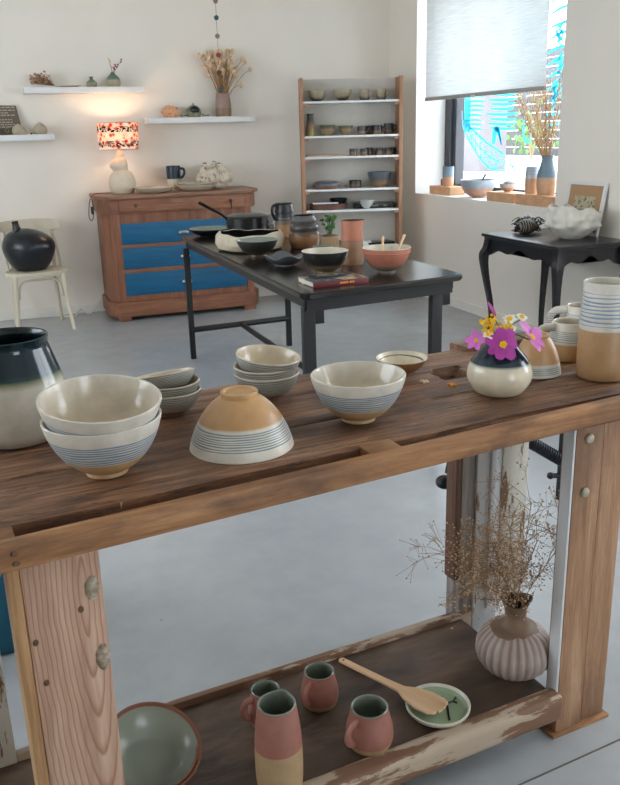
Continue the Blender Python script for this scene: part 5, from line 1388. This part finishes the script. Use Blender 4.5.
# local: y along wall, z up
FW, FH = .37, .33
bm = BM()
box(bm, 0, .018, -FW/2, FW/2, 0, .022, .002); box(bm, 0, .018, -FW/2, FW/2, FH-.022, FH, .002)
box(bm, 0, .018, -FW/2, -FW/2+.022, .022, FH-.022, .002); box(bm, 0, .018, FW/2-.022, FW/2, .022, FH-.022, .002)
obj('frame', bm, M['shelfwhite'], pf)
bm = BM(); box(bm, .008, .014, -FW/2+.02, FW/2-.02, .02, FH-.02); obj('mat_board', bm, plain('kraft_mount', srgb(178, 142, 104), .8, .04), pf, smooth=False)
n = NT('pale_print'); f = n.noise(30, 4, .6); n.set(n.ramp(f, [(.40, srgb(110, 104, 88)), (.48, srgb(186, 174, 146)), (.7, srgb(198, 186, 158))]), .7)
bm = BM(); box(bm, .006, .008, -.10, .10, .09, .24); obj('print', bm, n.m, pf, smooth=False)

# ------------------------------------------------------------------ bentwood chair with black vase
ch = thing('bentwood_chair', 'cream painted bentwood chair by the back wall carrying a black vase', 'chair', (.275, 6.98, 0), rz=R_(4))
SHH = .472
bm = BM()
pts = []
for k in range(40):
    a = 2*math.pi*k/40; c, s = math.cos(a), math.sin(a)
    rx = .245*(1 if s < 0 else .93); pts.append((rx*math.copysign(abs(c)**.8, c), .21*math.copysign(abs(s)**.8, s)))
prism(bm, pts, SHH-.035, SHH, bev=.006); obj('seat', bm, M['chairwhite'], ch)
for sx in (-1, 1):
    bm = BM(); tube(bm, spl([(sx*.18, -.165, SHH-.02), (sx*.188, -.175, .30), (sx*.20, -.19, .15), (sx*.215, -.215, 0)], 5), [q[0] for q in spl([(.019,), (.018,), (.016,), (.013,)], 5)], 12); obj('leg', bm, M['chairwhite'], ch)
    bm = BM(); tube(bm, spl([(sx*.165, .17, SHH-.02), (sx*.17, .19, .25), (sx*.185, .23, 0)], 5), .015, 12); obj('leg', bm, M['chairwhite'], ch)
    bm = BM(); tube(bm, spl([(sx*.165, .17, SHH-.03), (sx*.175, .20, .6), (sx*.19, .245, .75), (sx*.19, .26, .83)], 5), .014, 12); obj('back_post', bm, M['chairwhite'], ch)
    bm = BM(); tube(bm, spl([(sx*.20, .05, SHH-.01), (sx*.205, .12, .55), (sx*.195, .20, .68), (sx*.185, .24, .76)], 5), .010, 10); obj('side_brace', bm, M['chairwhite'], ch)
bm = BM(); tube(bm, spl([(-.165, -.16, .27), (-.155, -.155, .36), (-.11, -.15, .405), (0, -.15, .412), (.11, -.15, .405), (.155, -.155, .36), (.165, -.16, .27)], 6), .009, 10); obj('arched_brace', bm, M['chairwhite'], ch)
bm = BM()
# curved crest rail: slab bent along an arc
t = bmesh.new(); nn_ = 24; rows = []
for i in range(nn_+1):
    f = i/nn_*2-1; x = .245*f; y = .275-.10*abs(f)**2.2-.0; h = .045*(1-.25*abs(f)**4)
    rows.append([t.verts.new((x, y+dy, .80+hh)) for dy, hh in ((-.011, -h), (.011, -h), (.011, h), (-.011, h))])
for i in range(nn_):
    for k in range(4): t.faces.new((rows[i][k], rows[i][(k+1) % 4], rows[i+1][(k+1) % 4], rows[i+1][k]))
t.faces.new(rows[0]); t.faces.new(rows[-1][::-1]); bmesh.ops.recalc_face_normals(t, faces=t.faces)
bmesh.ops.bevel(t, geom=[e for e in t.edges if len(e.link_faces) == 2 and e.calc_face_angle() > .8], offset=.004, segments=2, affect='EDGES')
merge(bm, t); obj('crest_rail', bm, M['chairwhite'], ch)
bv = thing('black_vase', 'round blue-black vase with small neck sitting on the cream chair', 'vase', (.243, 6.99, SHH))
def lopside(co, a):
    z = co.z; return Vector((co.x-.06*max(0, z-.2), co.y, z+.06*co.x*-1*max(0, min(1, (z-.15)/.1))))
obj('vase_body', lathe(BM(), [(0, 0), (.10, 0)]+spl([(.115, .003), (.165, .06), (.2, .14), (.192, .20), (.145, .25), (.08, .275), (.035, .285)], 6)+[(0, .288)], 64, fn=lopside), plain('blue_black_glaze', srgb(24, 28, 36), .3, .25, 20, .15), bv)
bv.scale = (1, 1, 1.13)
bm = BM(); lathe(bm, [(.045, 0)]+spl([(.034, .01), (.026, .04), (.024, .06), (.028, .072)], 4)+[(.018, .073), (.016, .04), (0, .035)], 24, M=Matrix.Translation((-.072, -.01, .268)) @ Matrix.Rotation(R_(-8), 4, 'Y')); obj('neck', bm, plain('black_neck', srgb(20, 22, 28), .35, .2), bv)

# ------------------------------------------------------------------ world and lights
w = bpy.data.worlds.new('World'); sc.world = w; w.use_nodes = True
bg = w.node_tree.nodes['Background']; bg.inputs[0].default_value = (.86, .93, 1.0, 1); bg.inputs[1].default_value = 8.0

def area(name, loc, rot, sx, sy, power, col):
    L = bpy.data.lights.new(name, 'AREA'); L.shape = 'RECTANGLE'; L.size = sx; L.size_y = sy; L.energy = power; L.color = col
    L.cycles.is_portal = True
    o = bpy.data.objects.new(name, L); o.location = loc; o.rotation_euler = rot; link(o); return o
area('daylight_shopfront', ((FX0+FX1)/2, YF-.13, (FZ0+FZ1)/2), (math.pi/2, 0, 0), FX1-FX0, FZ1-FZ0, 110, (.86, .93, 1))
area('daylight_left_window', (XL-.13, (LY0+LY1)/2, (LZ0+LZ1)/2), (math.pi/2, 0, -math.pi/2), LY1-LY0, LZ1-LZ0, 100, (.84, .92, 1))
area('daylight_side_window', (XR+WD+.05, (RY0+RY1)/2, (RZ0+RZ1)/2), (math.pi/2, 0, math.pi/2), RY1-RY0, RZ1-RZ0, 60, (.9, .96, 1))
L = bpy.data.lights.new('sun', 'SUN'); L.energy = 3; L.angle = R_(2); o = bpy.data.objects.new('sun', L); o.rotation_euler = Vector((0.0, .5, .85)).to_track_quat('Z', 'Y').to_euler(); link(o)
L = bpy.data.lights.new('lamp_bulb', 'POINT'); L.energy = 4; L.color = (1, .70, .44); L.shadow_soft_size = .03
o = bpy.data.objects.new('lamp_bulb', L); o.location = LM+Vector((0, 0, .475)); link(o)

# ------------------------------------------------------------------ camera
yaw, pitch, roll = R_(20.19), R_(17.27), R_(1.603)
f_ = Vector((math.sin(yaw)*math.cos(pitch), math.cos(yaw)*math.cos(pitch), -math.sin(pitch)))
r0 = Vector((math.cos(yaw), -math.sin(yaw), 0)); d0 = f_.cross(r0)
rr0 = r0*math.cos(roll)+d0*math.sin(roll); dd0 = -r0*math.sin(roll)+d0*math.cos(roll)
cam = bpy.data.cameras.new('camera'); cam.sensor_fit = 'HORIZONTAL'; cam.sensor_width = 36; cam.lens = 36*834.3/620; cam.clip_start = .02
co = bpy.data.objects.new('camera', cam)
Mx = Matrix((rr0, -dd0, -f_)).transposed().to_4x4(); Mx.translation = Vector((0, 0, 1.45))
co.matrix_world = Mx; link(co); sc.camera = co
sc.view_settings.view_transform = 'Standard'; sc.view_settings.look = 'None'
sc.view_settings.exposure = 0.03; sc.view_settings.gamma = 1; sc.view_settings.use_curve_mapping = False
sc.cycles.use_denoising = True
sc.cycles.max_bounces = 8; sc.cycles.diffuse_bounces = 5; sc.cycles.sample_clamp_indirect = 6
